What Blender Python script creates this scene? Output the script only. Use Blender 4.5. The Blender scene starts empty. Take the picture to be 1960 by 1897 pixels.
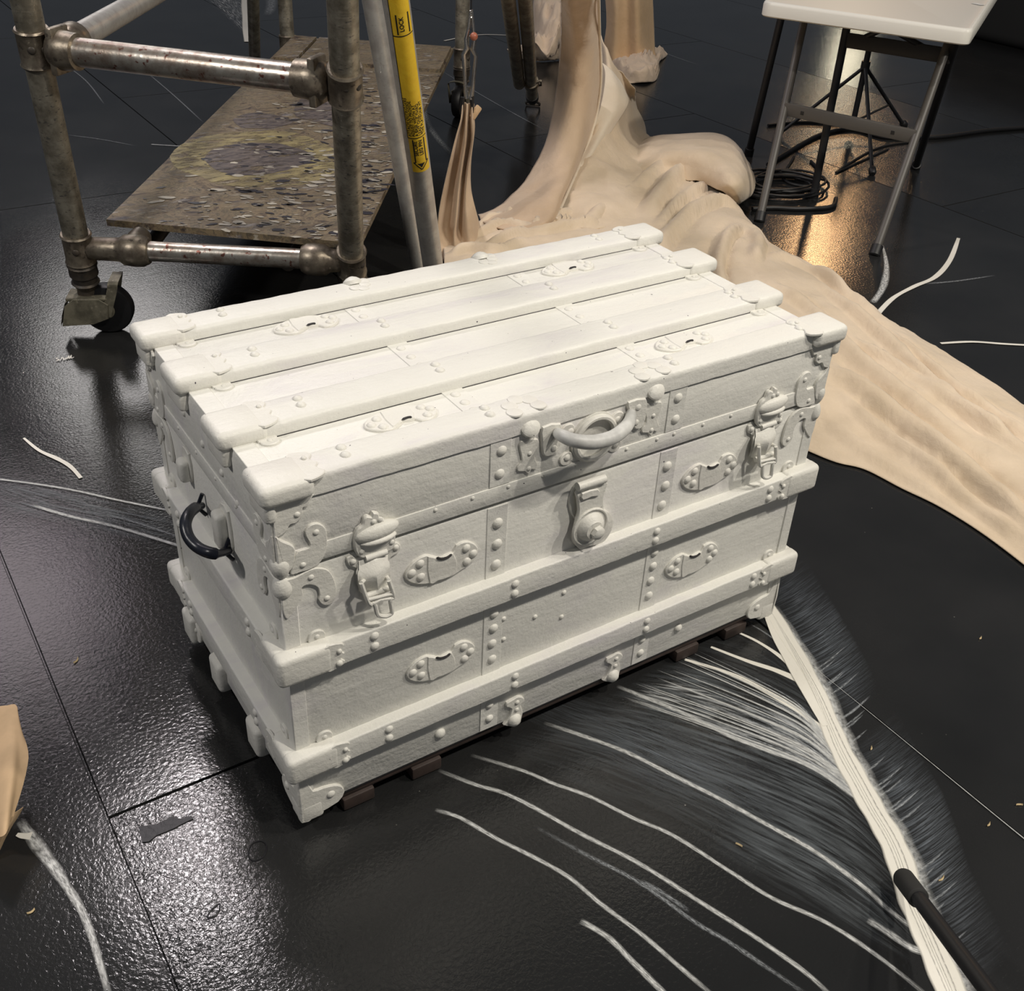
import bpy, bmesh, math, random
import numpy as np
from mathutils import Vector, Matrix

# ------------------------------------------------------------------ camera, world, lights
S = 1.14                      # author units -> metres
F_PX = 2051.3173
RV = np.array([2.107093, -0.592289, 0.37261])
CAM = np.array([-0.319784, -0.92303, 1.201939])
#RVCAM
def _rot(r):
    t = np.linalg.norm(r); k = r/t
    K = np.array([[0,-k[2],k[1]],[k[2],0,-k[0]],[-k[1],k[0],0]])
    return np.eye(3)+math.sin(t)*K+(1-math.cos(t))*K@K
RM = _rot(RV)
scene = bpy.context.scene
scene.view_settings.view_transform = 'Standard'
scene.view_settings.look = 'None'
scene.view_settings.exposure = 0.2
scene.view_settings.gamma = 1.0
scene.view_settings.use_curve_mapping = False
cam_d = bpy.data.cameras.new('camera')
cam = bpy.data.objects.new('camera', cam_d)
scene.collection.objects.link(cam)
cam_d.sensor_width = 36.0; cam_d.sensor_fit = 'HORIZONTAL'
cam_d.lens = 36.0*F_PX/1960.0
cam_d.clip_start = 0.02; cam_d.clip_end = 100
M3 = Matrix([[RM[0][i], -RM[1][i], -RM[2][i]] for i in range(3)])
cam.matrix_world = Matrix.Translation(Vector(CAM*S)) @ M3.to_4x4()
scene.camera = cam

world = bpy.data.worlds.new('world'); scene.world = world
world.use_nodes = True
bg = world.node_tree.nodes['Background']
bg.inputs[0].default_value = (0.80, 0.88, 1.0, 1); bg.inputs[1].default_value = 0.065

def area(name, loc, target, size, power, color=(1, 1, 1), size_y=None, shape='DISK', spread=None):
    d = bpy.data.lights.new(name, 'AREA'); d.shape = shape if size_y is None else 'RECTANGLE'
    d.size = size
    if size_y: d.size_y = size_y
    d.energy = power; d.color = color
    if spread: d.spread = math.radians(spread)
    o = bpy.data.objects.new(name, d); scene.collection.objects.link(o)
    o.location = Vector(loc)*S
    o.rotation_euler = (Vector(target)-Vector(loc)).to_track_quat('-Z', 'Y').to_euler()
    return o
WARM = (1.0, 0.93, 0.82)
area('stage_or_fill_light', (0.47, 2.85, 3.5), (0.3, 0.3, 0), 0.56, 52, (1.0, 0.92, 0.93))
area('stage_or_fill_light', (2.45, -1.65, 3.6), (0.6, 0.3, 0.2), 0.14, 66, WARM)
area('stage_or_fill_light', (0.75, -1.7, 3.6), (0.5, 0.4, 0.2), 0.14, 62, WARM)
area('stage_or_fill_light', (-2.4, 0.6, 2.9), (0.2, 0.5, 0.2), 0.25, 44, (1.0, 0.95, 0.9))  # fill lamp added to brighten the trunk's left end
area('stage_or_fill_light', (3.2, -1.5, 3.1), (2.0, 0.9, 0), 0.3, 46, WARM)  # fill lamp added to lift the cloth and rake across its folds
area('stage_or_fill_light', (-0.3, -3.6, 2.3), (0.5, 0.2, 0.2), 0.6, 4, (1.0, 0.95, 0.87))  # added low fill, stands in for room bounce on the trunk front
area('stage_or_fill_light', (0.0, 5.3, 3.5), (0.0, 1.0, 0), 1.5, 15, (1.0, 0.86, 0.92))
area('stage_or_fill_light', (1.65, 8.3, 3.5), (0.5, 1.5, 0), 1.7, 26, (1.0, 0.96, 0.93))
area('stage_or_fill_light', (9.6, 7.4, 3.5), (1.5, 1.0, 0), 0.55, 24, (1.0, 0.58, 0.27))
area('stage_or_fill_light', (10.3, 8.1, 1.55), (3, 2.0, 0), 0.5, 4, (1.0, 0.9, 0.65))

# ------------------------------------------------------------------ pixel -> place helpers
def ray(u, v):
    return RM.T @ np.array([(u-980)/F_PX, (v-948.5)/F_PX, 1.0])
def at(u, v, z=0.0):                 # point at height z seen at photo pixel u, v
    d = ray(u, v); t = (z-CAM[2])/d[2]; return CAM+t*d
def fr(u, v, y=0.0):                 # point on the plane of the trunk front
    d = ray(u, v); t = (y-CAM[1])/d[1]; return CAM+t*d
def lf(u, v, x=0.0):                 # point on the plane of the trunk's left end
    d = ray(u, v); t = (x-CAM[0])/d[0]; return CAM+t*d
c1 = lambda x, y: (800+x/2.306, 400+y/2.306)
c2 = lambda x, y: (480+x/2.71, 900+y/2.71)
c3 = lambda x, y: (940+x/3.161, 880+y/3.161)
c4 = lambda x, y: (200+x/2.71, 560+y/2.71)

# ------------------------------------------------------------------ materials
MATS = {}
def mat(name):
    m = bpy.data.materials.new(name); m.use_nodes = True
    MATS[name] = m
    nt = m.node_tree; b = nt.nodes['Principled BSDF']
    return m, nt, b
def N(nt, t, **kw):
    n = nt.nodes.new(t)
    for k, v in kw.items():
        if k in n.inputs.keys(): n.inputs[k].default_value = v
        else: setattr(n, k, v)
    return n
def ramp(nt, stops):
    r = nt.nodes.new('ShaderNodeValToRGB'); e = r.color_ramp.elements
    while len(e) < len(stops): e.new(0.5)
    for i, (p, c) in enumerate(stops):
        e[i].position = p; e[i].color = (*c, 1) if len(c) == 3 else c
    return r
def noise(nt, scale, detail=4, rough=0.5, stretch=None, coord='Object', rot=None, dist=0.0):
    tc = N(nt, 'ShaderNodeTexCoord'); n = N(nt, 'ShaderNodeTexNoise')
    n.inputs['Scale'].default_value = scale; n.inputs['Detail'].default_value = detail
    n.inputs['Roughness'].default_value = rough; n.inputs['Distortion'].default_value = dist
    if stretch or rot:
        mp = N(nt, 'ShaderNodeMapping')
        if stretch: mp.inputs['Scale'].default_value = stretch
        if rot: mp.inputs['Rotation'].default_value = rot
        nt.links.new(tc.outputs[coord], mp.inputs[0]); nt.links.new(mp.outputs[0], n.inputs[0])
    else: nt.links.new(tc.outputs[coord], n.inputs[0])
    return n
def bump(nt, b, srcs, dist=0.001):
    prev = None
    for out, st in srcs:
        bp = N(nt, 'ShaderNodeBump'); bp.inputs['Strength'].default_value = st
        bp.inputs['Distance'].default_value = dist
        nt.links.new(out, bp.inputs['Height'])
        if prev: nt.links.new(prev.outputs[0], bp.inputs['Normal'])
        prev = bp
    nt.links.new(prev.outputs[0], b.inputs['Normal'])
def mix(nt, fac, a, c, mode='MIX'):
    m = nt.nodes.new('ShaderNodeMix'); m.data_type = 'RGBA'; m.blend_type = mode
    for s, val in ((0, fac), (6, a), (7, c)):
        if hasattr(val, 'links'): nt.links.new(val, m.inputs[s])
        elif s == 0: m.inputs[0].default_value = val
        else: m.inputs[s].default_value = (*val, 1)
    return m.outputs[2]
def simple(name, col, rough=0.5, metal=0.0, bscale=0, bst=0.3, var=0.0, spec=0.5):
    m, nt, b = mat(name)
    b.inputs['Roughness'].default_value = rough; b.inputs['Metallic'].default_value = metal
    b.inputs['Specular IOR Level'].default_value = spec
    b.inputs['Base Color'].default_value = (*col, 1)
    if var:
        n = noise(nt, 25, 5); r = ramp(nt, [(0.3, tuple(x*(1-var) for x in col)), (0.7, tuple(min(1, x*(1+var)) for x in col))])
        nt.links.new(n.outputs[0], r.inputs[0]); nt.links.new(r.outputs[0], b.inputs['Base Color'])
    if bscale:
        n = noise(nt, bscale, 4); bump(nt, b, [(n.outputs[0], bst)])
    return m

def make_paint(name, base, patch, thin=0.5):
    m, nt, b = mat(name)
    big = noise(nt, 6.0, 4, 0.6, stretch=(0.7, 2.2, 1.2), dist=0.8)
    r = ramp(nt, [(0.50, (0, 0, 0)), (0.72, (1, 1, 1))]); nt.links.new(big.outputs[0], r.inputs[0])
    br = noise(nt, 45.0, 5, 0.6, stretch=(0.18, 1.0, 1.0))
    r2 = ramp(nt, [(0.35, (0.3, 0.3, 0.3)), (0.75, (1, 1, 1))]); nt.links.new(br.outputs[0], r2.inputs[0])
    f = mix(nt, 1.0, r.outputs[0], r2.outputs[0], 'MULTIPLY')
    col = mix(nt, f, base, patch)
    ch = noise(nt, 130.0, 2, 0.5); rc = ramp(nt, [(0.215, (1, 1, 1)), (0.23, (0, 0, 0))])
    nt.links.new(ch.outputs[0], rc.inputs[0])
    col = mix(nt, rc.outputs[0], col, (0.10, 0.09, 0.11))
    nt.links.new(col, b.inputs['Base Color'])
    b.inputs['Roughness'].default_value = 0.42
    b.inputs['Specular IOR Level'].default_value = 0.35
    fine = noise(nt, 170.0, 4, 0.6); lump = noise(nt, 22.0, 5, 0.62); stk = noise(nt, 60.0, 3, 0.5, stretch=(0.12, 1.0, 1.0))
    bump(nt, b, [(lump.outputs[0], 0.55), (stk.outputs[0], 0.30), (fine.outputs[0], 0.20)], 0.0035)
    return m
make_paint('white_trunk_paint', (0.77, 0.762, 0.715), (0.66, 0.63, 0.655))
make_paint('white_hardware_paint', (0.76, 0.748, 0.695), (0.68, 0.655, 0.62))
simple('seam_shadow', (0.03, 0.028, 0.03), 0.8)
simple('dark_leather', (0.012, 0.014, 0.022), 0.32, bscale=120)
simple('painted_leather', (0.60, 0.60, 0.58), 0.45, bscale=90, var=0.35)
simple('brown_wood', (0.045, 0.03, 0.025), 0.6, bscale=80, var=0.4)
simple('black_plastic', (0.012, 0.012, 0.013), 0.38)
simple('black_rubber', (0.008, 0.008, 0.009), 0.5, bscale=60)
simple('matte_black_rubber', (0.02, 0.02, 0.019), 0.75)
simple('black_metal', (0.02, 0.02, 0.022), 0.45, 0.3, bscale=50)
simple('grey_enamel', (0.085, 0.078, 0.07), 0.45, 0.0, bscale=60)
simple('white_plastic', (0.72, 0.70, 0.64), 0.45, bscale=220, bst=0.15)
simple('bright_steel', (0.62, 0.60, 0.57), 0.22, 1.0)
simple('orange_vinyl', (0.38, 0.12, 0.07), 0.4)
simple('black_tape', (0.01, 0.01, 0.012), 0.42, bscale=110, bst=1.0, spec=0.45)
simple('label_black', (0.01, 0.01, 0.01), 0.5)
simple('kraft_paper', (0.60, 0.42, 0.25), 0.75, bscale=40, var=0.12)
simple('tan_board', (0.42, 0.33, 0.18), 0.7, var=0.15)
simple('wood_shaving', (0.75, 0.58, 0.33), 0.7)
simple('black_fabric', (0.012, 0.012, 0.012), 0.85, bscale=60)

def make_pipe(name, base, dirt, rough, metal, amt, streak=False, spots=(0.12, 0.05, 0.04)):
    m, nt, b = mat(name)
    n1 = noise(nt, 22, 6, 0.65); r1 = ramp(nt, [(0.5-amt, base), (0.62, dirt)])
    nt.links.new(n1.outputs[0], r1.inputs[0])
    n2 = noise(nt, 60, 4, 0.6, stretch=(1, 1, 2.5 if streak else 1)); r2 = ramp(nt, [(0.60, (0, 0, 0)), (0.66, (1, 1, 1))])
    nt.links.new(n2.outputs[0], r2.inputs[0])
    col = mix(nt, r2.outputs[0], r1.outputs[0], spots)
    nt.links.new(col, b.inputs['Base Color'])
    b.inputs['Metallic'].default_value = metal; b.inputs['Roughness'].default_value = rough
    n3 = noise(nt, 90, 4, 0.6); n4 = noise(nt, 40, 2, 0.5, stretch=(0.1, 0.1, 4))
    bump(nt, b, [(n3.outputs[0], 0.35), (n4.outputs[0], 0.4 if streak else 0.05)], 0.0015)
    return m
make_pipe('worn_galvanised_pipe', (0.40, 0.37, 0.30), (0.20, 0.18, 0.14), 0.42, 0.65, 0.12, True, (0.14, 0.13, 0.12))
make_pipe('shiny_worn_pipe', (0.56, 0.53, 0.47), (0.34, 0.27, 0.22), 0.30, 0.8, 0.1, False, (0.20, 0.08, 0.06))
make_pipe('dull_aluminium', (0.52, 0.51, 0.48), (0.42, 0.40, 0.38), 0.42, 0.55, 0.05, False, (0.45, 0.42, 0.40))
make_pipe('cast_clamp_metal', (0.30, 0.26, 0.20), (0.16, 0.13, 0.10), 0.38, 0.7, 0.1, False, (0.12, 0.10, 0.08))
make_pipe('caster_metal', (0.24, 0.22, 0.16), (0.12, 0.11, 0.08), 0.55, 0.35, 0.1, False, (0.3, 0.27, 0.2))
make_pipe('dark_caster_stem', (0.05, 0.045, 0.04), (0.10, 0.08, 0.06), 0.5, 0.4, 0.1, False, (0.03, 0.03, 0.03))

def make_floor(name, rlo, rhi, bst):
    m, nt, b = mat(name)
    n = noise(nt, 3.0, 4); r = ramp(nt, [(0.3, (0.014, 0.0145, 0.015)), (0.7, (0.022, 0.022, 0.022))])
    nt.links.new(n.outputs[0], r.inputs[0])
    # specks of dust and paint
    v = N(nt, 'ShaderNodeTexVoronoi'); v.inputs['Scale'].default_value = 34
    tc = N(nt, 'ShaderNodeTexCoord'); nt.links.new(tc.outputs['Object'], v.inputs['Vector'])
    rs = ramp(nt, [(0.035, (1, 1, 1)), (0.05, (0, 0, 0))]); nt.links.new(v.outputs['Distance'], rs.inputs[0])
    n5 = noise(nt, 9, 2); r5 = ramp(nt, [(0.60, (0, 0, 0)), (0.66, (0.75, 0.75, 0.75))]); nt.links.new(n5.outputs[0], r5.inputs[0])
    f = mix(nt, 1.0, rs.outputs[0], r5.outputs[0], 'MULTIPLY')
    col = mix(nt, f, r.outputs[0], (0.35, 0.34, 0.30))
    nt.links.new(col, b.inputs['Base Color'])
    n2 = noise(nt, 2.2, 3); r2 = ramp(nt, [(0.3, (rlo,)*3), (0.7, (rhi,)*3)])
    nt.links.new(n2.outputs[0], r2.inputs[0]); nt.links.new(r2.outputs[0], b.inputs['Roughness'])
    b.inputs['Specular IOR Level'].default_value = 0.5
    peel = noise(nt, 150, 3, 0.55, dist=0.6); wav = noise(nt, 16, 3, 0.5)
    sc = noise(nt, 5, 2, 0.5, stretch=(1, 14, 1), rot=(0, 0, 0.6))
    bump(nt, b, [(peel.outputs[0], bst), (wav.outputs[0], 0.10), (sc.outputs[0], 0.05)], 0.0022)
    return m
make_floor('glossy_black_floor', 0.11, 0.16, 0.17)
make_floor('satin_black_floor', 0.10, 0.14, 0.36)

def make_wood_deck():
    m, nt, b = mat('painted_plywood')
    n = noise(nt, 8, 9, 0.75, stretch=(1.0, 1.5, 1), rot=(0, 0, 0.7), dist=2.2)
    r = ramp(nt, [(0.34, (0.028, 0.022, 0.024)), (0.43, (0.11, 0.08, 0.052)), (0.50, (0.22, 0.17, 0.10)), (0.56, (0.085, 0.07, 0.05)), (0.66, (0.28, 0.22, 0.12))])
    nt.links.new(n.outputs[0], r.inputs[0])
    sp = noise(nt, 20, 8, 0.8, stretch=(0.5, 1.6, 1), rot=(0, 0, 0.7)); r2 = ramp(nt, [(0.55, (0, 0, 0)), (0.57, (1, 1, 1))])
    nt.links.new(sp.outputs[0], r2.inputs[0])
    reg = noise(nt, 3, 2); r3 = ramp(nt, [(0.38, (0.05, 0.05, 0.05)), (0.55, (1, 1, 1))]); nt.links.new(reg.outputs[0], r3.inputs[0])
    f = mix(nt, 1.0, r2.outputs[0], r3.outputs[0], 'MULTIPLY')
    tint = noise(nt, 12, 2); r4 = ramp(nt, [(0.35, (0.42, 0.38, 0.30)), (0.5, (0.05, 0.045, 0.06)), (0.65, (0.32, 0.30, 0.28))]); nt.links.new(tint.outputs[0], r4.inputs[0])
    col = mix(nt, f, r.outputs[0], r4.outputs[0])
    nt.links.new(col, b.inputs['Base Color'])
    b.inputs['Roughness'].default_value = 0.55
    bump(nt, b, [(sp.outputs[0], 0.5), (n.outputs[0], 0.2)], 0.003)
make_wood_deck()
def blotch(name, ca, cb, sc=14, hole=0):
    m, nt, b = mat(name)
    n = noise(nt, sc, 6, 0.65, stretch=(1, 2, 1), rot=(0, 0, 0.7)); r = ramp(nt, [(0.35, ca), (0.65, cb)])
    nt.links.new(n.outputs[0], r.inputs[0]); nt.links.new(r.outputs[0], b.inputs['Base Color'])
    b.inputs['Roughness'].default_value = 0.5
    bump(nt, b, [(n.outputs[0], 0.4)], 0.002)
    if hole:
        n2 = noise(nt, 16, 6, 0.7, stretch=(0.6, 2, 1), rot=(0, 0, 0.7)); r2 = ramp(nt, [(hole, (0, 0, 0)), (hole+.05, (1, 1, 1))])
        nt.links.new(n2.outputs[0], r2.inputs[0]); nt.links.new(r2.outputs[0], b.inputs['Alpha'])
    return m
blotch('ochre_paint_stain', (0.16, 0.13, 0.07), (0.36, 0.30, 0.14), 14, 0.44)
simple('dried_pale_paint', (0.38, 0.35, 0.29), 0.5, var=0.4)
simple('dried_dark_paint', (0.03, 0.027, 0.035), 0.4, var=0.4)
blotch('dark_paint_stain', (0.05, 0.04, 0.045), (0.17, 0.14, 0.12), 26, 0.40)
blotch('yellow_label', (0.80, 0.50, 0.02), (0.86, 0.58, 0.03), 40)

def make_cloth(name, ca, cb, trans=0.0):
    m, nt, b = mat(name)
    n = noise(nt, 5, 5, 0.6); r = ramp(nt, [(0.35, ca), (0.65, cb)])
    nt.links.new(n.outputs[0], r.inputs[0]); nt.links.new(r.outputs[0], b.inputs['Base Color'])
    b.inputs['Roughness'].default_value = 0.9; b.inputs['Specular IOR Level'].default_value = 0.15
    b.inputs['Sheen Weight'].default_value = 0.25; b.inputs['Sheen Roughness'].default_value = 0.5
    if trans:
        b.inputs['Transmission Weight'].default_value = 0.0
    w = noise(nt, 500, 2, 0.6); cr = noise(nt, 9, 6, 0.55, dist=0.7); cr2 = noise(nt, 40, 4, 0.6)
    bump(nt, b, [(cr.outputs[0], 0.8), (cr2.outputs[0], 0.22), (w.outputs[0], 0.12)], 0.008)
    return m
make_cloth('beige_cloth', (0.62, 0.50, 0.355), (0.72, 0.59, 0.44))
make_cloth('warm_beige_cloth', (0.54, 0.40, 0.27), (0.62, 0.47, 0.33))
make_cloth('peach_cloth', (0.70, 0.545, 0.40), (0.78, 0.62, 0.47))
make_cloth('pale_beige_cloth', (0.70, 0.60, 0.47), (0.78, 0.68, 0.54))
make_cloth('tan_cloth', (0.55, 0.38, 0.22), (0.62, 0.44, 0.27))

def make_floor_paint(name, col, base_a, lo, hi, vs, us, edge=0.25, endf=0.08):
    """paint with brush streaks along the stroke (UV: u along in m, v across 0..1)"""
    m = bpy.data.materials.new(name); m.use_nodes = True; MATS[name] = m
    nt = m.node_tree; b = nt.nodes['Principled BSDF']; out = nt.nodes['Material Output']
    b.inputs['Base Color'].default_value = (*col, 1); b.inputs['Roughness'].default_value = 0.45
    uv = N(nt, 'ShaderNodeUVMap'); uv.uv_map = 'UVMap'
    uv2 = N(nt, 'ShaderNodeUVMap'); uv2.uv_map = 'Fade'
    mp = N(nt, 'ShaderNodeMapping'); mp.inputs['Scale'].default_value = (us, vs, 1)
    nt.links.new(uv.outputs[0], mp.inputs[0])
    n = N(nt, 'ShaderNodeTexNoise'); n.inputs['Scale'].default_value = 1.0; n.inputs['Detail'].default_value = 5; n.inputs['Roughness'].default_value = 0.65
    nt.links.new(mp.outputs[0], n.inputs[0])
    r = ramp(nt, [(lo, (0, 0, 0)), (hi, (1, 1, 1))]); nt.links.new(n.outputs[0], r.inputs[0])
    sx = N(nt, 'ShaderNodeSeparateXYZ'); nt.links.new(uv2.outputs[0], sx.inputs[0])
    # fade map: x = position along (0..1), y = position across (0..1)
    def tri(out_, w):
        a = N(nt, 'ShaderNodeMath', operation='SUBTRACT'); a.inputs[1].default_value = 0.5; nt.links.new(out_, a.inputs[0])
        ab = N(nt, 'ShaderNodeMath', operation='ABSOLUTE'); nt.links.new(a.outputs[0], ab.inputs[0])
        mr = N(nt, 'ShaderNodeMapRange'); mr.inputs['From Min'].default_value = 0.5; mr.inputs['From Max'].default_value = 0.5-w
        nt.links.new(ab.outputs[0], mr.inputs['Value']); return mr.outputs[0]
    e1 = tri(sx.outputs[1], edge); e2 = tri(sx.outputs[0], endf)
    k = N(nt, 'ShaderNodeMath', operation='MULTIPLY'); nt.links.new(e1, k.inputs[0]); nt.links.new(e2, k.inputs[1])
    # alpha = clamp(edge*1.6 + (streak-0.5)) style mask
    a1 = N(nt, 'ShaderNodeMath', operation='MULTIPLY'); a1.inputs[1].default_value = 1.0-base_a; nt.links.new(r.outputs[0], a1.inputs[0])
    a2 = N(nt, 'ShaderNodeMath', operation='ADD'); a2.inputs[1].default_value = base_a; nt.links.new(a1.outputs[0], a2.inputs[0])
    a3 = N(nt, 'ShaderNodeMath', operation='MULTIPLY'); nt.links.new(a2.outputs[0], a3.inputs[0]); nt.links.new(k.outputs[0], a3.inputs[1])
    a3.use_clamp = True
    nt.links.new(a3.outputs[0], b.inputs['Alpha'])
    return m
make_floor_paint('solid_white_floor_paint', (0.80, 0.775, 0.70), 0.93, 0.30, 0.45, 9, 8, 0.10, 0.01)
make_floor_paint('streaky_white_floor_paint', (0.66, 0.67, 0.66), 0.25, 0.36, 0.62, 5, 9, 0.30, 0.10)
make_floor_paint('faint_white_floor_paint', (0.50, 0.53, 0.56), 0.05, 0.40, 0.75, 5, 14, 0.40, 0.25)
make_floor_paint('faint_grey_streak', (0.42, 0.41, 0.39), 0.1, 0.40, 0.6, 3, 14, 0.4, 0.1)
make_floor_paint('blue_grey_floor_wash', (0.20, 0.225, 0.245), 0.0, 0.43, 0.86, 26, 2.2, 0.30, 0.22)
make_floor_paint('streaked_white_wash', (0.60, 0.62, 0.63), 0.0, 0.50, 0.66, 30, 2.5, 0.18, 0.15)
make_floor_paint('dark_feather_wash', (0.15, 0.17, 0.195), 0.04, 0.44, 0.68, 60, 3, 0.5, 0.5)

# ------------------------------------------------------------------ mesh helpers
root_col = scene.collection
class MB:
    def __init__(s): s.v = []; s.f = []; s.uv = None
    def add(s, vs, fs):
        o = len(s.v); s.v += [tuple(map(float, p)) for p in vs]; s.f += [tuple(i+o for i in f) for f in fs]; return s
    def bm(s, b, mtx=None):
        b.verts.index_update()
        s.add([(mtx @ v.co if mtx else v.co) for v in b.verts], [[v.index for v in f.verts] for f in b.faces]); b.free(); return s
    def rbox(s, lo, hi, r=0.003, seg=2, mtx=None, cuts=None):
        b = bmesh.new(); bmesh.ops.create_cube(b, size=1)
        lo = Vector(lo); hi = Vector(hi)
        for v in b.verts: v.co = Vector([(lo[i]+hi[i])/2+v.co[i]*(hi[i]-lo[i]) for i in range(3)])
        r = min(r, min(hi[i]-lo[i] for i in range(3))*0.49)
        if r > 0: bmesh.ops.bevel(b, geom=b.edges[:], offset=r, segments=seg, profile=0.5, affect='EDGES')
        return s.bm(b, mtx)
    def tube(s, pts, r, n=12, closed=False, caps=True):
        P = [Vector(p) for p in pts]; k = len(P)
        rs = r if isinstance(r, (list, tuple)) else [r]*k
        up = Vector((0.13, 0.31, 0.94)); vs = []; prev = None
        for i in range(k):
            if closed: t = P[(i+1) % k]-P[i-1]
            else: t = P[min(i+1, k-1)]-P[max(i-1, 0)]
            t.normalize()
            if prev is None:
                a = t.cross(up);
                if a.length < 1e-3: a = t.cross(Vector((1, 0, 0)))
            else: a = prev-t*prev.dot(t)
            a.normalize(); prev = a; b_ = t.cross(a)
            for j in range(n):
                th = 2*math.pi*j/n; vs.append(P[i]+(a*math.cos(th)+b_*math.sin(th))*rs[i])
        fs = []
        m = k if closed else k-1
        for i in range(m):
            i2 = (i+1) % k
            for j in range(n): fs.append((i*n+j, i*n+(j+1) % n, i2*n+(j+1) % n, i2*n+j))
        if caps and not closed:
            fs.append(tuple(range(n-1, -1, -1))); fs.append(tuple((k-1)*n+j for j in range(n)))
        return s.add(vs, fs)
    def lathe(s, prof, origin, axis, n=20):
        """prof: (distance along axis, radius)"""
        o = Vector(origin); ax = Vector(axis).normalized(); a = ax.orthogonal().normalized(); b_ = ax.cross(a)
        vs = []; fs = []
        for d, r in prof:
            for j in range(n):
                th = 2*math.pi*j/n; vs.append(o+ax*d+(a*math.cos(th)+b_*math.sin(th))*max(r, 1e-5))
        for i in range(len(prof)-1):
            for j in range(n): fs.append((i*n+j, i*n+(j+1) % n, (i+1)*n+(j+1) % n, (i+1)*n+j))
        fs.append(tuple(range(n-1, -1, -1))); fs.append(tuple((len(prof)-1)*n+j for j in range(n)))
        return s.add(vs, fs)
    def dome(s, c, nrm, r, h=None, n=14):
        h = h or r*0.55
        return s.lathe([(-0.001, r), (0, r), (h*0.5, r*0.86), (h*0.85, r*0.5), (h, r*0.12)], c, nrm, n)
    def plate(s, pts, nrm, th, smooth=2, bev=0.35):
        """closed outline of 3-D points lying on a plane; raised by th along nrm with a rounded rim"""
        P = [Vector(p) for p in pts]; nv = Vector(nrm).normalized()
        if smooth: P = catmull(P, smooth, True)
        k = len(P); c = sum(P, Vector())/k
        ar = sum(((P[i]-c).cross(P[(i+1) % k]-c)).dot(nv) for i in range(k))
        if ar < 0: P.reverse()
        ins = []
        for i in range(k):
            t = (P[(i+1) % k]-P[i-1]); t.normalize(); ins.append(nv.cross(t))
        b0 = [p-nv*0.001 for p in P]; b1 = [p+nv*th*(1-bev) for p in P]
        b2 = [P[i]+ins[i]*th*bev+nv*th for i in range(k)]
        vs = b0+b1+b2; fs = []
        for r_ in range(2):
            for i in range(k): fs.append((r_*k+i, r_*k+(i+1) % k, (r_+1)*k+(i+1) % k, (r_+1)*k+i))
        fs.append(tuple(range(2*k, 3*k)))
        return s.add(vs, fs)
    def grid(s, G, solid=0.0):
        """G[i][j] points"""
        n = len(G); m = len(G[0]); vs = [p for row in G for p in row]
        fs = [(i*m+j, i*m+j+1, (i+1)*m+j+1, (i+1)*m+j) for i in range(n-1) for j in range(m-1)]
        return s.add(vs, fs)
    def build(s, name, material, parent=None, smooth=True, angle=40):
        me = bpy.data.meshes.new(name)
        off = parent_off.get(parent.name, Vector((0, 0, 0))) if parent else Vector((0, 0, 0))
        me.from_pydata([tuple((Vector(v))*S-off) for v in s.v], [], s.f)
        b = bmesh.new(); b.from_mesh(me); bmesh.ops.recalc_face_normals(b, faces=b.faces[:]); b.to_mesh(me); b.free()
        me.materials.append(MATS[material])
        if smooth:
            me.polygons.foreach_set('use_smooth', [True]*len(me.polygons)); me.set_sharp_from_angle(angle=math.radians(angle))
        me.update()
        o = bpy.data.objects.new(name, me); root_col.objects.link(o)
        if parent: o.parent = parent; parent_off[o.name] = off
        return o
parent_off = {}
def catmull(P, k=4, closed=False):
    P = [Vector(p) for p in P]; n = len(P); out = []
    rng = range(n) if closed else range(n-1)
    for i in rng:
        if closed: a, b, c, d = P[i-1], P[i], P[(i+1) % n], P[(i+2) % n]
        else: a, b, c, d = P[max(i-1, 0)], P[i], P[i+1], P[min(i+2, n-1)]
        for j in range(k):
            t = j/k
            out.append(0.5*((2*b)+(c-a)*t+(2*a-5*b+4*c-d)*t*t+(3*b-a-3*c+d)*t*t*t))
    if not closed: out.append(P[-1].copy())
    return out
def thing(name, loc, label, cat, group=None):
    o = bpy.data.objects.new(name, None); root_col.objects.link(o)
    o.empty_display_size = 0.05
    o.location = Vector(loc)*S; parent_off[o.name] = Vector(loc)*S
    o['label'] = label; o['category'] = cat
    if group: o['group'] = group
    return o
def tag(o, label, cat=None, group=None, kind=None):
    if label: o['label'] = label
    if cat: o['category'] = cat
    if group: o['group'] = group
    if kind: o['kind'] = kind
    return o
def struct(o, label=None):
    o['kind'] = 'structure'
    if label: o['label'] = label
    return o
rng = random.Random(7)
#SECTIONS

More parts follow.
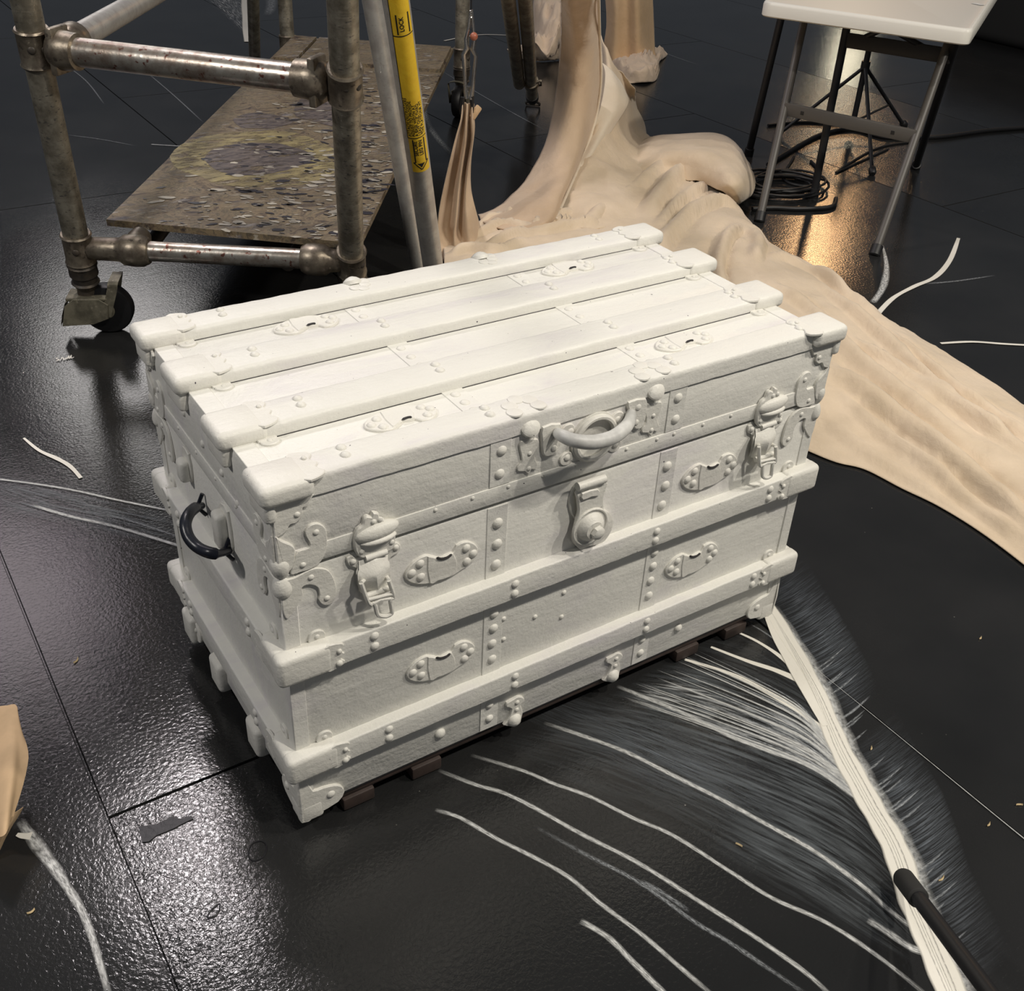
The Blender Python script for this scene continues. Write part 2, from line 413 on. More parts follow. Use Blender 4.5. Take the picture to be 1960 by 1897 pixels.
# ------------------------------------------------------------------ floor of black painted panels
def make_floor_mesh():
    xs = [-6.64+1.07*k for k in range(22)]; ys = [-7.29, -4.82, -2.35, 0.155, 2.66, 5.16, 7.66, 10.16, 12.66, 15.16]
    g = 0.0011; m = MB(); idx = []
    for i in range(len(xs)-1):
        for j in range(len(ys)-1):
            h = rng.uniform(-0.0004, 0.0004)*0
            sh = 0 if i % 2 == 0 else 1.18
            x0, x1, y0, y1 = xs[i]+g, xs[i+1]-g, ys[j]+g+sh, ys[j+1]-g+sh
            z = 0.0; b = 0.0015
            n0 = len(m.f)
            m.add([(x0, y0, -0.006), (x1, y0, -0.006), (x1, y1, -0.006), (x0, y1, -0.006),
                   (x0+b, y0+b, z), (x1-b, y0+b, z), (x1-b, y1-b, z), (x0+b, y1-b, z)],
                  [(4, 5, 6, 7), (0, 1, 5, 4), (1, 2, 6, 5), (2, 3, 7, 6), (3, 0, 4, 7)])
            idx += [(i == 6 and y1 < .2) or (i > 8 and (i*7+j*3) % 3 == 0)]*5
    # the panel left of the trunk that is glossier than the one behind it
    m.add([(xs[0]-1, ys[0]-1, -0.006), (xs[-1]+1, ys[0]-1, -0.006), (xs[-1]+1, ys[-1]+1, -0.006), (xs[0]-1, ys[-1]+1, -0.006)], [(0, 1, 2, 3)])
    idx += [False]
    o = m.build('floor', 'glossy_black_floor', smooth=False)
    o.data.materials.append(MATS['satin_black_floor'])
    for p, s_ in zip(o.data.polygons, idx): p.material_index = 1 if s_ else 0
    struct(o, 'glossy black painted floor of butted rectangular panels')
make_floor_mesh()

# ------------------------------------------------------------------ white feather and branch strokes painted on the floor
_pz = [0.0004]
def ribbon(name, px, w, material, parent, k=6, lift=None):
    """brush stroke on the floor through photo pixels px; w = width(s) in author units"""
    _pz[0] += 0.00002
    z = lift or _pz[0]
    P = catmull([at(u, v, z) for u, v in px], k)
    n = len(P); W = w if isinstance(w, (list, tuple)) else [w, w]
    acc = 0.0; m = MB(); uv = []; uf = []; off = rng.uniform(0, 50)
    G = []
    for i, p in enumerate(P):
        t = P[min(i+1, n-1)]-P[max(i-1, 0)]; t.z = 0; t.normalize(); s_ = Vector((-t.y, t.x, 0))
        f = i/(n-1)*(len(W)-1); a = int(min(f, len(W)-2)); ww = W[a]+(W[a+1]-W[a])*(f-a)
        jit = 1+0.05*math.sin(i*.9+off)
        G.append([p+s_*ww*0.5*jit*c for c in (-1, -0.33, 0.33, 1)])
        if i: acc += (p-P[i-1]).length
        uv.append([(acc*10+off, (c+1)/2+off) for c in (-1, -0.33, 0.33, 1)])
        uf.append([(i/(n-1), (c+1)/2) for c in (-1, -0.33, 0.33, 1)])
    m.grid(G)
    return finish_uv(m, name, material, parent, G, uv, uf)
def finish_uv(m, name, material, parent, G, uv, uf):
    me_o = m.build(name, material, parent, smooth=False)
    me = me_o.data
    # recalculated normals may flip loops but vertex indices stay
    fl = [q for row in uv for q in row]; ff = [q for row in uf for q in row]
    l1 = me.uv_layers.new(name='UVMap'); l2 = me.uv_layers.new(name='Fade')
    for lp in me.loops:
        l1.data[lp.index].uv = fl[lp.vertex_index]; l2.data[lp.index].uv = ff[lp.vertex_index]
    for p in me.polygons:
        if p.normal.z < 0: p.flip()
    return me_o
def wash(name, rows, material, parent, k=5, vs=1.0):
    """patch of thin paint: rows of pixels, each row a line along the brush direction"""
    _pz[0] += 0.00002; z = _pz[0]
    R_ = [catmull([at(u, v, z) for u, v in r], k) for r in rows]
    cols = [catmull([R_[i][j] for i in range(len(R_))], k) for j in range(len(R_[0]))]
    G = [[cols[j][i] for j in range(len(cols))] for i in range(len(cols[0]))]
    n, mm = len(G), len(G[0]); uv = []; uf = []
    wid = [0.0]
    for i in range(1, n): wid.append(wid[-1]+(G[i][mm//2]-G[i-1][mm//2]).length)
    for i in range(n):
        acc = 0; ru = []; rf = []
        for j in range(mm):
            if j: acc += (G[i][j]-G[i][j-1]).length
            ru.append((acc*4, wid[i]*5*vs)); rf.append((j/(mm-1), i/(n-1)))
        uv.append(ru); uf.append(rf)
    m = MB(); m.grid(G)
    return finish_uv(m, name, material, parent, G, uv, uf)

feather = thing('painted_feather', at(1600, 1420), 'large white feather painted on the black floor in front of the trunk', 'floor painting')
SP = [(1452, 1128), (1470, 1160), (1496, 1205), (1530, 1265), (1562, 1325), (1590, 1390), (1612, 1440), (1642, 1495), (1672, 1550), (1702, 1600), (1724, 1650), (1745, 1720), (1766, 1770), (1792, 1830), (1822, 1900), (1845, 1960)]
wash('barb_wash', [
    [(905, 1445), (1060, 1500), (1250, 1580), (1440, 1690), (1610, 1780), (1760, 1860)],
    [(970, 1410), (1120, 1450), (1300, 1520), (1470, 1600), (1640, 1690), (1740, 1760)],
    [(1045, 1385), (1190, 1420), (1360, 1480), (1510, 1540), (1640, 1610), (1715, 1680)],
    [(1110, 1350), (1240, 1375), (1390, 1425), (1500, 1470), (1600, 1520), (1680, 1590)],
    [(1190, 1317), (1280, 1340), (1400, 1375), (1480, 1405), (1560, 1440), (1640, 1500)],
    [(1240, 1285), (1330, 1300), (1430, 1330), (1500, 1360), (1560, 1400), (1610, 1450)],
    [(1300, 1255), (1380, 1270), (1450, 1295), (1500, 1320), (1550, 1350), (1590, 1400)],
    [(1400, 1180), (1430, 1195), (1460, 1215), (1490, 1240), (1520, 1275), (1550, 1320)]], 'blue_grey_floor_wash', feather)
wash('barb_wash', [
    [(900, 1330), (1040, 1400), (1190, 1480), (1340, 1570), (1500, 1680)],
    [(1000, 1330), (1130, 1380), (1260, 1440), (1400, 1510), (1560, 1610)],
    [(1080, 1310), (1200, 1345), (1330, 1400), (1460, 1460), (1600, 1540)]], 'dark_feather_wash', feather)
wash('barb_wash', [
    [(1190, 1340), (1300, 1380), (1420, 1430), (1530, 1470), (1640, 1520)],
    [(1220, 1325), (1320, 1350), (1430, 1385), (1530, 1430), (1620, 1490)],
    [(1240, 1300), (1350, 1315), (1440, 1340), (1520, 1380), (1600, 1440)]], 'streaked_white_wash', feather)
wash('barb_wash', [
    [(1340, 1620), (1450, 1680), (1560, 1740), (1660, 1800), (1750, 1850)],
    [(1400, 1560), (1500, 1610), (1590, 1660), (1670, 1720), (1750, 1800)],
    [(1480, 1530), (1560, 1570), (1620, 1620), (1680, 1680), (1735, 1750)]], 'blue_grey_floor_wash', feather)
# right-hand vane: short steep barbs
def vane(inner, dx, dy, mt, k=6):
    rows = []
    for (u, v) in inner:
        rows.append([(u-14, v+10), (u+dx*0.28, v+dy*0.15), (u+dx*0.65, v+dy*0.55), (u+dx, v+dy)])
    wash('barb_wash', rows, mt, feather, k, vs=1.3)
for mt in ('dark_feather_wash', 'dark_feather_wash'):
    vane([(1462, 1110), (1490, 1160), (1525, 1215), (1560, 1275), (1590, 1330), (1605, 1375)], 78, -48, mt)
    vane([(1625, 1415), (1650, 1465), (1680, 1520), (1712, 1575), (1738, 1640), (1765, 1720), (1800, 1790), (1850, 1890)], 92, -60, mt)
# fine barbs
STR = [
 ([(832, 1550), (880, 1565), (950, 1605), (1030, 1645), (1090, 1680), (1150, 1730), (1230, 1790), (1300, 1850), (1370, 1910)], .0075, 'streaky_white_floor_paint'),
 ([(838, 1474), (910, 1502), (965, 1518), (1030, 1550), (1110, 1595), (1200, 1640), (1260, 1675), (1330, 1720), (1440, 1790), (1540, 1860), (1600, 1915)], .008, 'streaky_white_floor_paint'),
 ([(900, 1445), (1000, 1475), (1060, 1500), (1130, 1525), (1210, 1565), (1290, 1600), (1400, 1670), (1480, 1720), (1580, 1765), (1680, 1830), (1780, 1910)], .0075, 'streaky_white_floor_paint'),
 ([(1040, 1383), (1120, 1410), (1200, 1440), (1290, 1485), (1380, 1530), (1480, 1585), (1560, 1630), (1650, 1695), (1700, 1740), (1765, 1790)], .009, 'streaky_white_floor_paint'),
 ([(1180, 1313), (1260, 1345), (1330, 1375), (1400, 1410), (1480, 1440), (1560, 1470), (1640, 1530)], .010, 'streaky_white_floor_paint'),
 ([(1310, 1262), (1400, 1290), (1460, 1320), (1520, 1355), (1580, 1400)], [.006, .011, .012], 'solid_white_floor_paint'),
 ([(1360, 1238), (1430, 1265), (1490, 1285), (1540, 1310), (1568, 1345)], [.005, .012, .015], 'solid_white_floor_paint'),
 ([(1400, 1205), (1450, 1228), (1500, 1262), (1540, 1305), (1570, 1345)], [.004, .009, .018], 'solid_white_floor_paint'),
 ([(1420, 1185), (1470, 1215), (1510, 1250), (1545, 1300)], [.003, .006, .014], 'faint_white_floor_paint'),
 ([(1110, 1762), (1165, 1795), (1210, 1840), (1285, 1915)], .0095, 'streaky_white_floor_paint'),
 ([(1020, 1580), (1120, 1635), (1225, 1690), (1330, 1765), (1390, 1800), (1480, 1860), (1560, 1915)], .008, 'faint_white_floor_paint'),
 ([(1225, 1685), (1270, 1710), (1320, 1745)], .008, 'faint_white_floor_paint'),
 ([(1660, 1760), (1700, 1785), (1740, 1812), (1775, 1825)], .012, 'streaky_white_floor_paint')]
for px, w, mt in STR: ribbon('brush_stroke', px, w, mt, feather)
for i in range(26):        # the dense bundle that runs into the quill
    t = i/25
    s0 = (1185+150*t+rng.uniform(-20, 20), 1335-85*t+rng.uniform(-6, 6)); e = (1655-80*t, 1540-135*t)
    m1 = (s0[0]*.62+e[0]*.38+6, s0[1]*.62+e[1]*.38-14); m2 = (s0[0]*.28+e[0]*.72+12, s0[1]*.28+e[1]*.72-20)
    m3 = (s0[0]*.1+e[0]*.9+6, s0[1]*.1+e[1]*.9-10)
    ribbon('brush_stroke', [s0, m1, m2, m3, e], [.0018, rng.uniform(.003, .007), .010], rng.choice(['streaky_white_floor_paint', 'streaky_white_floor_paint', 'faint_white_floor_paint']), feather, 4)
for i in range(24):        # short barbs on the far side of the quill
    f = rng.random(); k = rng.uniform(3, 13.4); a = int(k); q = k-a
    u = SP[a][0]*(1-q)+SP[a+1][0]*q+18; v = SP[a][1]*(1-q)+SP[a+1][1]*q-4
    L_ = rng.uniform(0.5, 1.0)
    ribbon('brush_stroke', [(u, v), (u+30*L_, v-20*L_), (u+64*L_, v-50*L_)], [.003, .0045, .001], 'faint_white_floor_paint', feather, 3)
ribbon('quill', [(u+9, v-2) for u, v in SP[1:]], [.02, .044, .046, .048, .052, .054, .056], 'streaky_white_floor_paint', feather, 6)
ribbon('quill', SP, [.014, .032, .036, .034, .036, .040, .040, .042, .040, .040, .042, .046], 'solid_white_floor_paint', feather, 6)
for dx_, w_ in ((-9, .0022), (2, .0016), (10, .003), (-3, .0012)): ribbon('brush_stroke', [(u+dx_*min(1, i/5), v) for i, (u, v) in enumerate(SP[1:])], [.0005, w_, w_, w_], 'faint_grey_streak', feather, 5)
ribbon('quill', [(1455, 1150), (1480, 1210), (1515, 1270), (1548, 1330), (1580, 1390)], [.004, .012, .022, .02, .01], 'solid_white_floor_paint', feather)

branch = thing('painted_branches', at(1740, 560), 'thin white curved strokes painted on the black floor beyond the cloth, beside the table foot', 'floor painting')
ribbon('brush_stroke', [(1689, 468), (1697, 510), (1690, 550), (1670, 580)], [.006, .024, .02], 'streaky_white_floor_paint', branch)
ribbon('brush_stroke', [(1680, 600), (1710, 570), (1750, 548), (1790, 530), (1818, 498), (1835, 455)], [.018, .014, .016, .018, .012], 'solid_white_floor_paint', branch)
ribbon('brush_stroke', [(1770, 543), (1830, 538), (1905, 527)], [.012, .008], 'faint_white_floor_paint', branch)
t_ = thing('painted_branches', at(1900, 658), 'long thin white stroke painted on the floor at the right edge above the cloth', 'floor painting')
ribbon('brush_stroke', [(1800, 657), (1860, 654), (1920, 658), (1975, 661)], .011, 'solid_white_floor_paint', t_)
t_ = thing('painted_arc', at(925, 70), 'thin white arc painted on the far floor behind the hanging clamp', 'floor painting')
ribbon('brush_stroke', [(850, 78), (880, 72), (925, 66), (985, 68)], .014, 'solid_white_floor_paint', t_)
t_ = thing('painted_arc', at(830, 260), 'faint grey arc painted on the floor under the far caster', 'floor painting')
ribbon('brush_stroke', [(815, 190), (812, 215), (830, 255), (870, 300)], .03, 'faint_white_floor_paint', t_)
t_ = thing('painted_branches', at(170, 960), 'pair of thin white strokes painted on the floor running under the trunk\'s left end', 'floor painting')
wash('wash', [[(-20, 900), (80, 925), (200, 955), (345, 985)], [(-20, 925), (90, 960), (200, 985), (345, 1020)], [(-20, 975), (90, 1000), (210, 1025), (345, 1060)]], 'blue_grey_floor_wash', t_)
ribbon('brush_stroke', [(-20, 915), (60, 925), (140, 938), (230, 958), (340, 980)], .007, 'streaky_white_floor_paint', t_)
ribbon('brush_stroke', [(60, 966), (130, 987), (210, 1005), (280, 1025), (350, 1047)], .009, 'streaky_white_floor_paint', t_)
ribbon('brush_stroke', [(200, 985), (260, 1000), (350, 1030)], .006, 'faint_white_floor_paint', t_)
t_ = thing('painted_branches', at(100, 870), 'short jagged white stroke painted on the floor left of the trunk', 'floor painting')
ribbon('brush_stroke', [(45, 838), (75, 862), (110, 878), (135, 893), (155, 915)], [.005, .011, .008], 'solid_white_floor_paint', t_)
t_ = thing('painted_branches', at(140, 1730), 'white stroke painted on the floor below the kraft paper, running to the bottom edge', 'floor painting')
ribbon('brush_stroke', [(38, 1570), (62, 1605), (100, 1655), (130, 1700), (155, 1740), (175, 1790), (190, 1840), (210, 1910)], [.012, .02, .013, .011, .010, .009], 'streaky_white_floor_paint', t_)
ribbon('brush_stroke', [(60, 1600), (45, 1600), (32, 1597)], [.014, .006], 'solid_white_floor_paint', t_)
t_ = thing('painted_feather', at(430, 20), 'white feathered brushwork painted on the far floor at the top of the scaffold', 'floor painting')
wash('barb_wash', [[(300, -60), (350, -20), (400, 10), (440, 45), (475, 82)], [(330, -70), (380, -35), (420, -5), (450, 25), (477, 60)], [(380, -90), (420, -60), (445, -30), (462, 0), (480, 25)]], 'blue_grey_floor_wash', t_, vs=.6)
wash('barb_wash', [[(320, -60), (370, -20), (410, 8), (440, 38), (475, 72)], [(330, -70), (380, -35), (420, -5), (450, 22), (477, 50)], [(380, -90), (420, -60), (445, -30), (462, 0), (480, 25)]], 'streaked_white_wash', t_, vs=.5)
ribbon('quill', [(473, -80), (474, 0), (474, 40), (476, 80)], [.09, .07, .05], 'solid_white_floor_paint', t_)
ribbon('brush_stroke', [(505, -60), (520, 0), (512, 30)], [.12, .05], 'faint_white_floor_paint', t_)
t_ = thing('painted_line', at(310, 275), 'short straight white lines painted on the floor under the scaffold deck', 'floor painting')
ribbon('brush_stroke', [(288, 276), (320, 278), (350, 280)], .009, 'streaky_white_floor_paint', t_)
ribbon('brush_stroke', [(128, 258), (190, 266), (260, 279)], .006, 'faint_white_floor_paint', t_)
ribbon('brush_stroke', [(278, 136), (330, 180), (390, 235)], .008, 'faint_white_floor_paint', t_)
ribbon('brush_stroke', [(120, 120), (165, 155), (200, 200)], .008, 'faint_white_floor_paint', t_)
t_ = thing('painted_line', at(1000, 190), 'thin grey line on the floor under the outrigger foot', 'floor painting')
ribbon('brush_stroke', [(845, 135), (910, 175), (980, 215), (1045, 250)], .007, 'faint_white_floor_paint', t_)
ribbon('brush_stroke', [(1215, 70), (1270, 100), (1340, 125)], .007, 'faint_white_floor_paint', t_)
t_ = thing('scraped_seam_line', at(1760, 1430), 'thin scraped pale line along the floor seam right of the feather', 'floor marking')
ribbon('brush_stroke', [(1540, 1262), (1600, 1311), (1664, 1363), (1741, 1426), (1824, 1494), (1912, 1566), (2008, 1644)], [.0006, .0012, .0016, .0022, .0026], 'streaky_white_floor_paint', t_)

tp_ = MB(); P_ = [Vector(at(u, v, .0004)) for u, v in ((266, 1583), (300, 1578), (330, 1563), (345, 1568), (367, 1562), (370, 1568), (345, 1580), (330, 1588), (300, 1600), (285, 1612), (272, 1613))]
tp_.plate(P_, (0, 0, 1), .0011, 1, .2)
tag(tp_.build('tape_remnant', 'black_tape'), 'torn strip of black tape left on the floor in the bright glare', 'tape')
for px_, lb_ in (([(476, 1640), (480, 1618), (498, 1610), (510, 1618), (506, 1638), (488, 1648)], 'dark ring scuff on the floor at the edge of the bright glare'),
                 ([(402, 1745), (420, 1730), (416, 1750), (398, 1757)], 'small dark ring scuff inside the bright glare on the floor')):
    P_ = catmull([Vector(at(u, v, .0006)) for u, v in px_], 5, True)
    tag(MB().tube(P_, .0009, 6, True).build('scuff_ring', 'black_tape'), lb_, 'floor marking')
t_ = thing('chalk_scribble', at(124, 687), 'tiny white handwritten scribble on the floor below the caster', 'floor marking')
ribbon('scribble_stroke', [(113, 683), (107, 686), (113, 688), (106, 691), (117, 688), (118, 684), (122, 686), (121, 689), (125, 687), (128, 684), (128, 688), (132, 680), (132, 687), (137, 679), (136, 686), (142, 683)], .0022, 'solid_white_floor_paint', t_, 3)
def shaving(u, v, a, l=.009, w=.003):
    c = Vector(at(u, v, 0.001)); d = Vector((math.cos(a), math.sin(a), 0)); s_ = Vector((-d.y, d.x, 0))
    G = []
    for i in range(6):
        t = i/5-.5; wd = w*(1-abs(t)*1.2)
        q = c+d*l*t+s_*l*.5*t*t
        G.append([q-s_*wd/2+Vector((0, 0, .0006)), q+Vector((0, 0, .0022+.002*abs(t))), q+s_*wd/2+Vector((0, 0, .0006))])
    m = MB(); m.grid(G); m.grid([[p-Vector((0, 0, .0006)) for p in r] for r in G])
    return m.build('wood_shaving', 'wood_shaving')
for (u, v, a, l, lb) in [(1877, 1222, .2, .008, 'tiny pale wood shaving on the floor right of the feather top'),
        (1803, 1683, .1, .013, 'pale wood shaving on the floor just right of the black pole end'),
        (1893, 1579, .2, .009, 'small pale wood shaving near the right edge between seam and pole'),
        (1950, 1540, 2.6, .010, 'pale curled wood shaving at the right edge just below the scraped seam'),
        (1415, 1617, 2.0, .010, 'pale wood shaving lying on the feather barbs'),
        (1668, 1433, .5, .008, 'pale wood shaving just right of the quill'),
        (147, 1265, .8, .013, 'cream chip on the floor left of the trunk'),
        (60, 1746, .2, .010, 'tan chip on the floor below the kraft paper')]:
    tag(shaving(u, v, a, l), lb, 'wood shaving', 'wood shavings on the floor')

# ------------------------------------------------------------------ the white steamer trunk
L, W, ZB, ZS, ZL, ZT = 0.86, 0.446, 0.040, 0.442, 0.545, 0.563
trunk = thing('steamer_trunk', (L/2, W/2, 0.0), 'old steamer trunk painted white, on short brown cleats on the black floor', 'trunk')
PW, PH = 'white_trunk_paint', 'white_hardware_paint'
b = bmesh.new()
MB().rbox((0, 0, ZB), (L, W, ZS-.0025), .004, 2).build('body', PW, trunk)
lid = MB().rbox((-.001, -.001, ZS+.003), (L+.001, W+.001, ZL), .005, 2).build('lid', PW, trunk)
MB().rbox((.009, .009, ZS-.004), (L-.009, W-.009, ZS+.005), .001, 1).build('lid_gap', 'seam_shadow', trunk)
MB().rbox((.003, .003, ZB-.006), (L-.003, W-.003, ZB+.002), .002, 1).build('bottom_board', 'seam_shadow', trunk)
# lid band all round and thin edge bindings
def ring_band(z0, z1, off, t, name, nails=True):
    m = MB()
    m.rbox((-off, -off-t, z0), (L+off, -off+.001, z1), t*.5, 2); m.rbox((-off, W+off-.001, z0), (L+off, W+off+t, z1), t*.5, 2)
    m.rbox((-off-t, -off, z0), (-off+.001, W+off, z1), t*.5, 2); m.rbox((L+off-.001, -off, z0), (L+off+t, W+off, z1), t*.5, 2)
    o = m.build(name, PW, lid)
    return o
band = ring_band(ZS+.003, ZS+.027, .001, .0016, 'lid_band')
nm = MB()
x = .20
while x < .84:
    if not (.40 < x < .55 and False): nm.dome((x, -.0022, ZS+.022), (0, -1, 0), .0032, .002, 8)
    x += .052 if rng.random() < .8 else .03
for y in (.05, .12, .19, .26, .33, .40): nm.dome((-.0022, y, ZS+.021), (-1, 0, 0), .003, .002, 8)
nm.build('band_nails', PH, band)
# end bindings on the lid top
for x0 in (.0, L-.026): MB().rbox((x0, 0, ZL-.001), (x0+.026, W, ZL+.0014), .0008, 1).build('edge_binding', PW, lid)
# vertical corner bindings on body
for (cx, cy) in ((0, 0), (L, 0), (0, W), (L, W)):
    sx = 1 if cx == 0 else -1; sy = 1 if cy == 0 else -1
    m = MB()
    m.rbox((min(cx-sx*.0018, cx+sx*.018), min(cy-sy*.0018, cy+sy*.001), ZB), (max(cx-sx*.0018, cx+sx*.018), max(cy-sy*.0018, cy+sy*.001), ZS-.003), .0008, 1)
    m.rbox((min(cx-sx*.0023, cx+sx*.001), min(cy-sy*.0008, cy+sy*.018), ZB+.0005), (max(cx-sx*.0023, cx+sx*.001), max(cy-sy*.0008, cy+sy*.018), ZS-.0035), .0006, 1)
    m.build('corner_binding', PW, trunk)

def wobble_bar(p0, p1, prof, n=60, amp=.0006):
    """bar of constant profile from p0 to p1; prof = list of (a, b) offsets along two axes given as vectors"""
    p0, p1 = Vector(p0), Vector(p1); vs = []; fs = []; k = len(prof)
    for i in range(n+1):
        t = i/n; p = p0.lerp(p1, t); w = math.sin(i*.9)*.5+math.sin(i*2.3+1)*.5
        for q in prof: vs.append(p+q+Vector((0, 0, amp*w)) if p0.x != p1.x else p+q)
    for i in range(n):
        for j in range(k): fs.append((i*k+j, i*k+(j+1) % k, (i+1)*k+(j+1) % k, (i+1)*k+j))
    fs.append(tuple(range(k))[::-1]); fs.append(tuple(n*k+j for j in range(k)))
    return MB().add(vs, fs)
def round_prof(a0, a1, b0, b1, ax, bx, r, corners=(0, 0, 1, 1)):
    out = []
    C = [((a0, b0), 180), ((a1, b0), 270), ((a1, b1), 0), ((a0, b1), 90)]
    for (c, st), on in zip(C, corners):
        if not on: out.append(ax*c[0]+bx*c[1]); continue
        sa = 1 if c[0] == a0 else -1; sb = 1 if c[1] == b0 else -1
        cc = (c[0]+sa*r, c[1]+sb*r)
        for k in range(5):
            th = math.radians(st+k*22.5); out.append(ax*(cc[0]+r*math.cos(th))+bx*(cc[1]+r*math.sin(th)))
    return out
X, Y, Z = Vector((1, 0, 0)), Vector((0, 1, 0)), Vector((0, 0, 1))
PR = .0165        # how far the slats stand out
def pair_rivets(c, nrm, d, parent, r=.0062, sep=.0165):
    for s_ in (-.5, .5):
        MB().dome(Vector(c)+Vector(d)*sep*s_, nrm, r, .0036).build('rivet', PH, parent)

# --- top slats
TS = [(-.0035, .045), (.118, .178), (.268, .328), (.405, .4585)]
top_slats = []
for k, (y0, y1) in enumerate(TS):
    z0 = ZL-.001; cor = (0, 0, 1, 1)
    if k == 0: z0 = ZL-.009
    m = wobble_bar((.0, 0, 0), (L, 0, 0), round_prof(y0, y1, z0, ZT, Y, Z, .0075, cor))
    o = m.build('top_slat', PW, lid); top_slats.append(o)
    MB().rbox((.03, y0-(.0012 if k else -.004), ZL-.0005), (L-.03, y1+.0012, ZL+.0006), .0003, 1).build('slat_gap', 'seam_shadow', o)
    for xx in ((.10, .29, .572, .80) if k != 3 else (.11, .75)):
        if k == 3 and xx == .29: continue
        pair_rivets((xx+.004*rng.uniform(-1, 1), (y0+y1)/2+.004, ZT), (.0, 0, 1), (0.15, 1, 0), o)

def scallop(c, ax, bx, nrm, half, reach, n=3, r=.0052):
    """wavy inner rim of a pressed metal cap: a strip with round lobes"""
    pts = []
    a = Vector(c)
    ys = [(-half+2*half*i/(2*n)) for i in range(2*n+1)]
    pts.append(a-bx*half-ax*.012)
    for i, y in enumerate(ys): pts.append(a+bx*y+ax*(reach if i % 2 else reach*.62))
    pts.append(a+bx*half-ax*.012)
    return pts
def slat_cap(xe, sx, y0, y1, parent, k):
    """pressed metal cap over the end of a top slat; xe end plane, sx direction inwards"""
    e = .0022
    m = MB(); xo = xe-sx*.0165; xi = xe+sx*.047
    if k == 0: y0 -= .008
    m.rbox((min(xo, xi), y0-e, ZL-.006 if k == 0 else ZL-.004), (max(xo, xi), y1+e, ZT+e), .009, 4)
    m.rbox((min(xe-sx*.012, xe+sx*.002), y0+.003, ZL-.028), (max(xe-sx*.012, xe+sx*.002), y1-.003, ZL+.004), .005, 3)
    m.plate(scallop(Vector((xi, (y0+y1)/2, ZT-.0006)), X*sx, Y, Z, (y1-y0)/2-.002, .015), Z, .0024, 3)
    cap = m.build('corner_cap', PH, parent)
    for yy, nb in ((y0-.0085, 1), (y1+.0085, -1)):
        if (k == 0 and yy < y0) or (k == 3 and yy > y1): continue
        t = MB(); c = Vector((xi-sx*.004, yy, ZL+.0008))
        t.plate([c+X*(.0115*math.cos(a))+Y*(.0095*math.sin(a)) for a in [i*math.pi/5 for i in range(10)]], Z, .0022, 2)
        t.plate([c+X*sx*q+Y*w_*nb for q, w_ in ((-.012, .002), (.010, .002), (.008, .012), (-.010, .012))], Z, .0020, 2)
        tb = t.build('rivet_tab', PH, cap)
        MB().dome(c+Z*.002, Z, .0035, .002, 10).build('rivet', PH, tb)
    MB().dome((xi+sx*.004, (y0+y1)/2+.012, ZT+.003), Z, .003, .0016, 10).build('rivet', PH, cap)
for k, (y0, y1) in enumerate(TS):
    slat_cap(0, 1, y0, y1, lid, k); slat_cap(L, -1, y0, y1, lid, k)

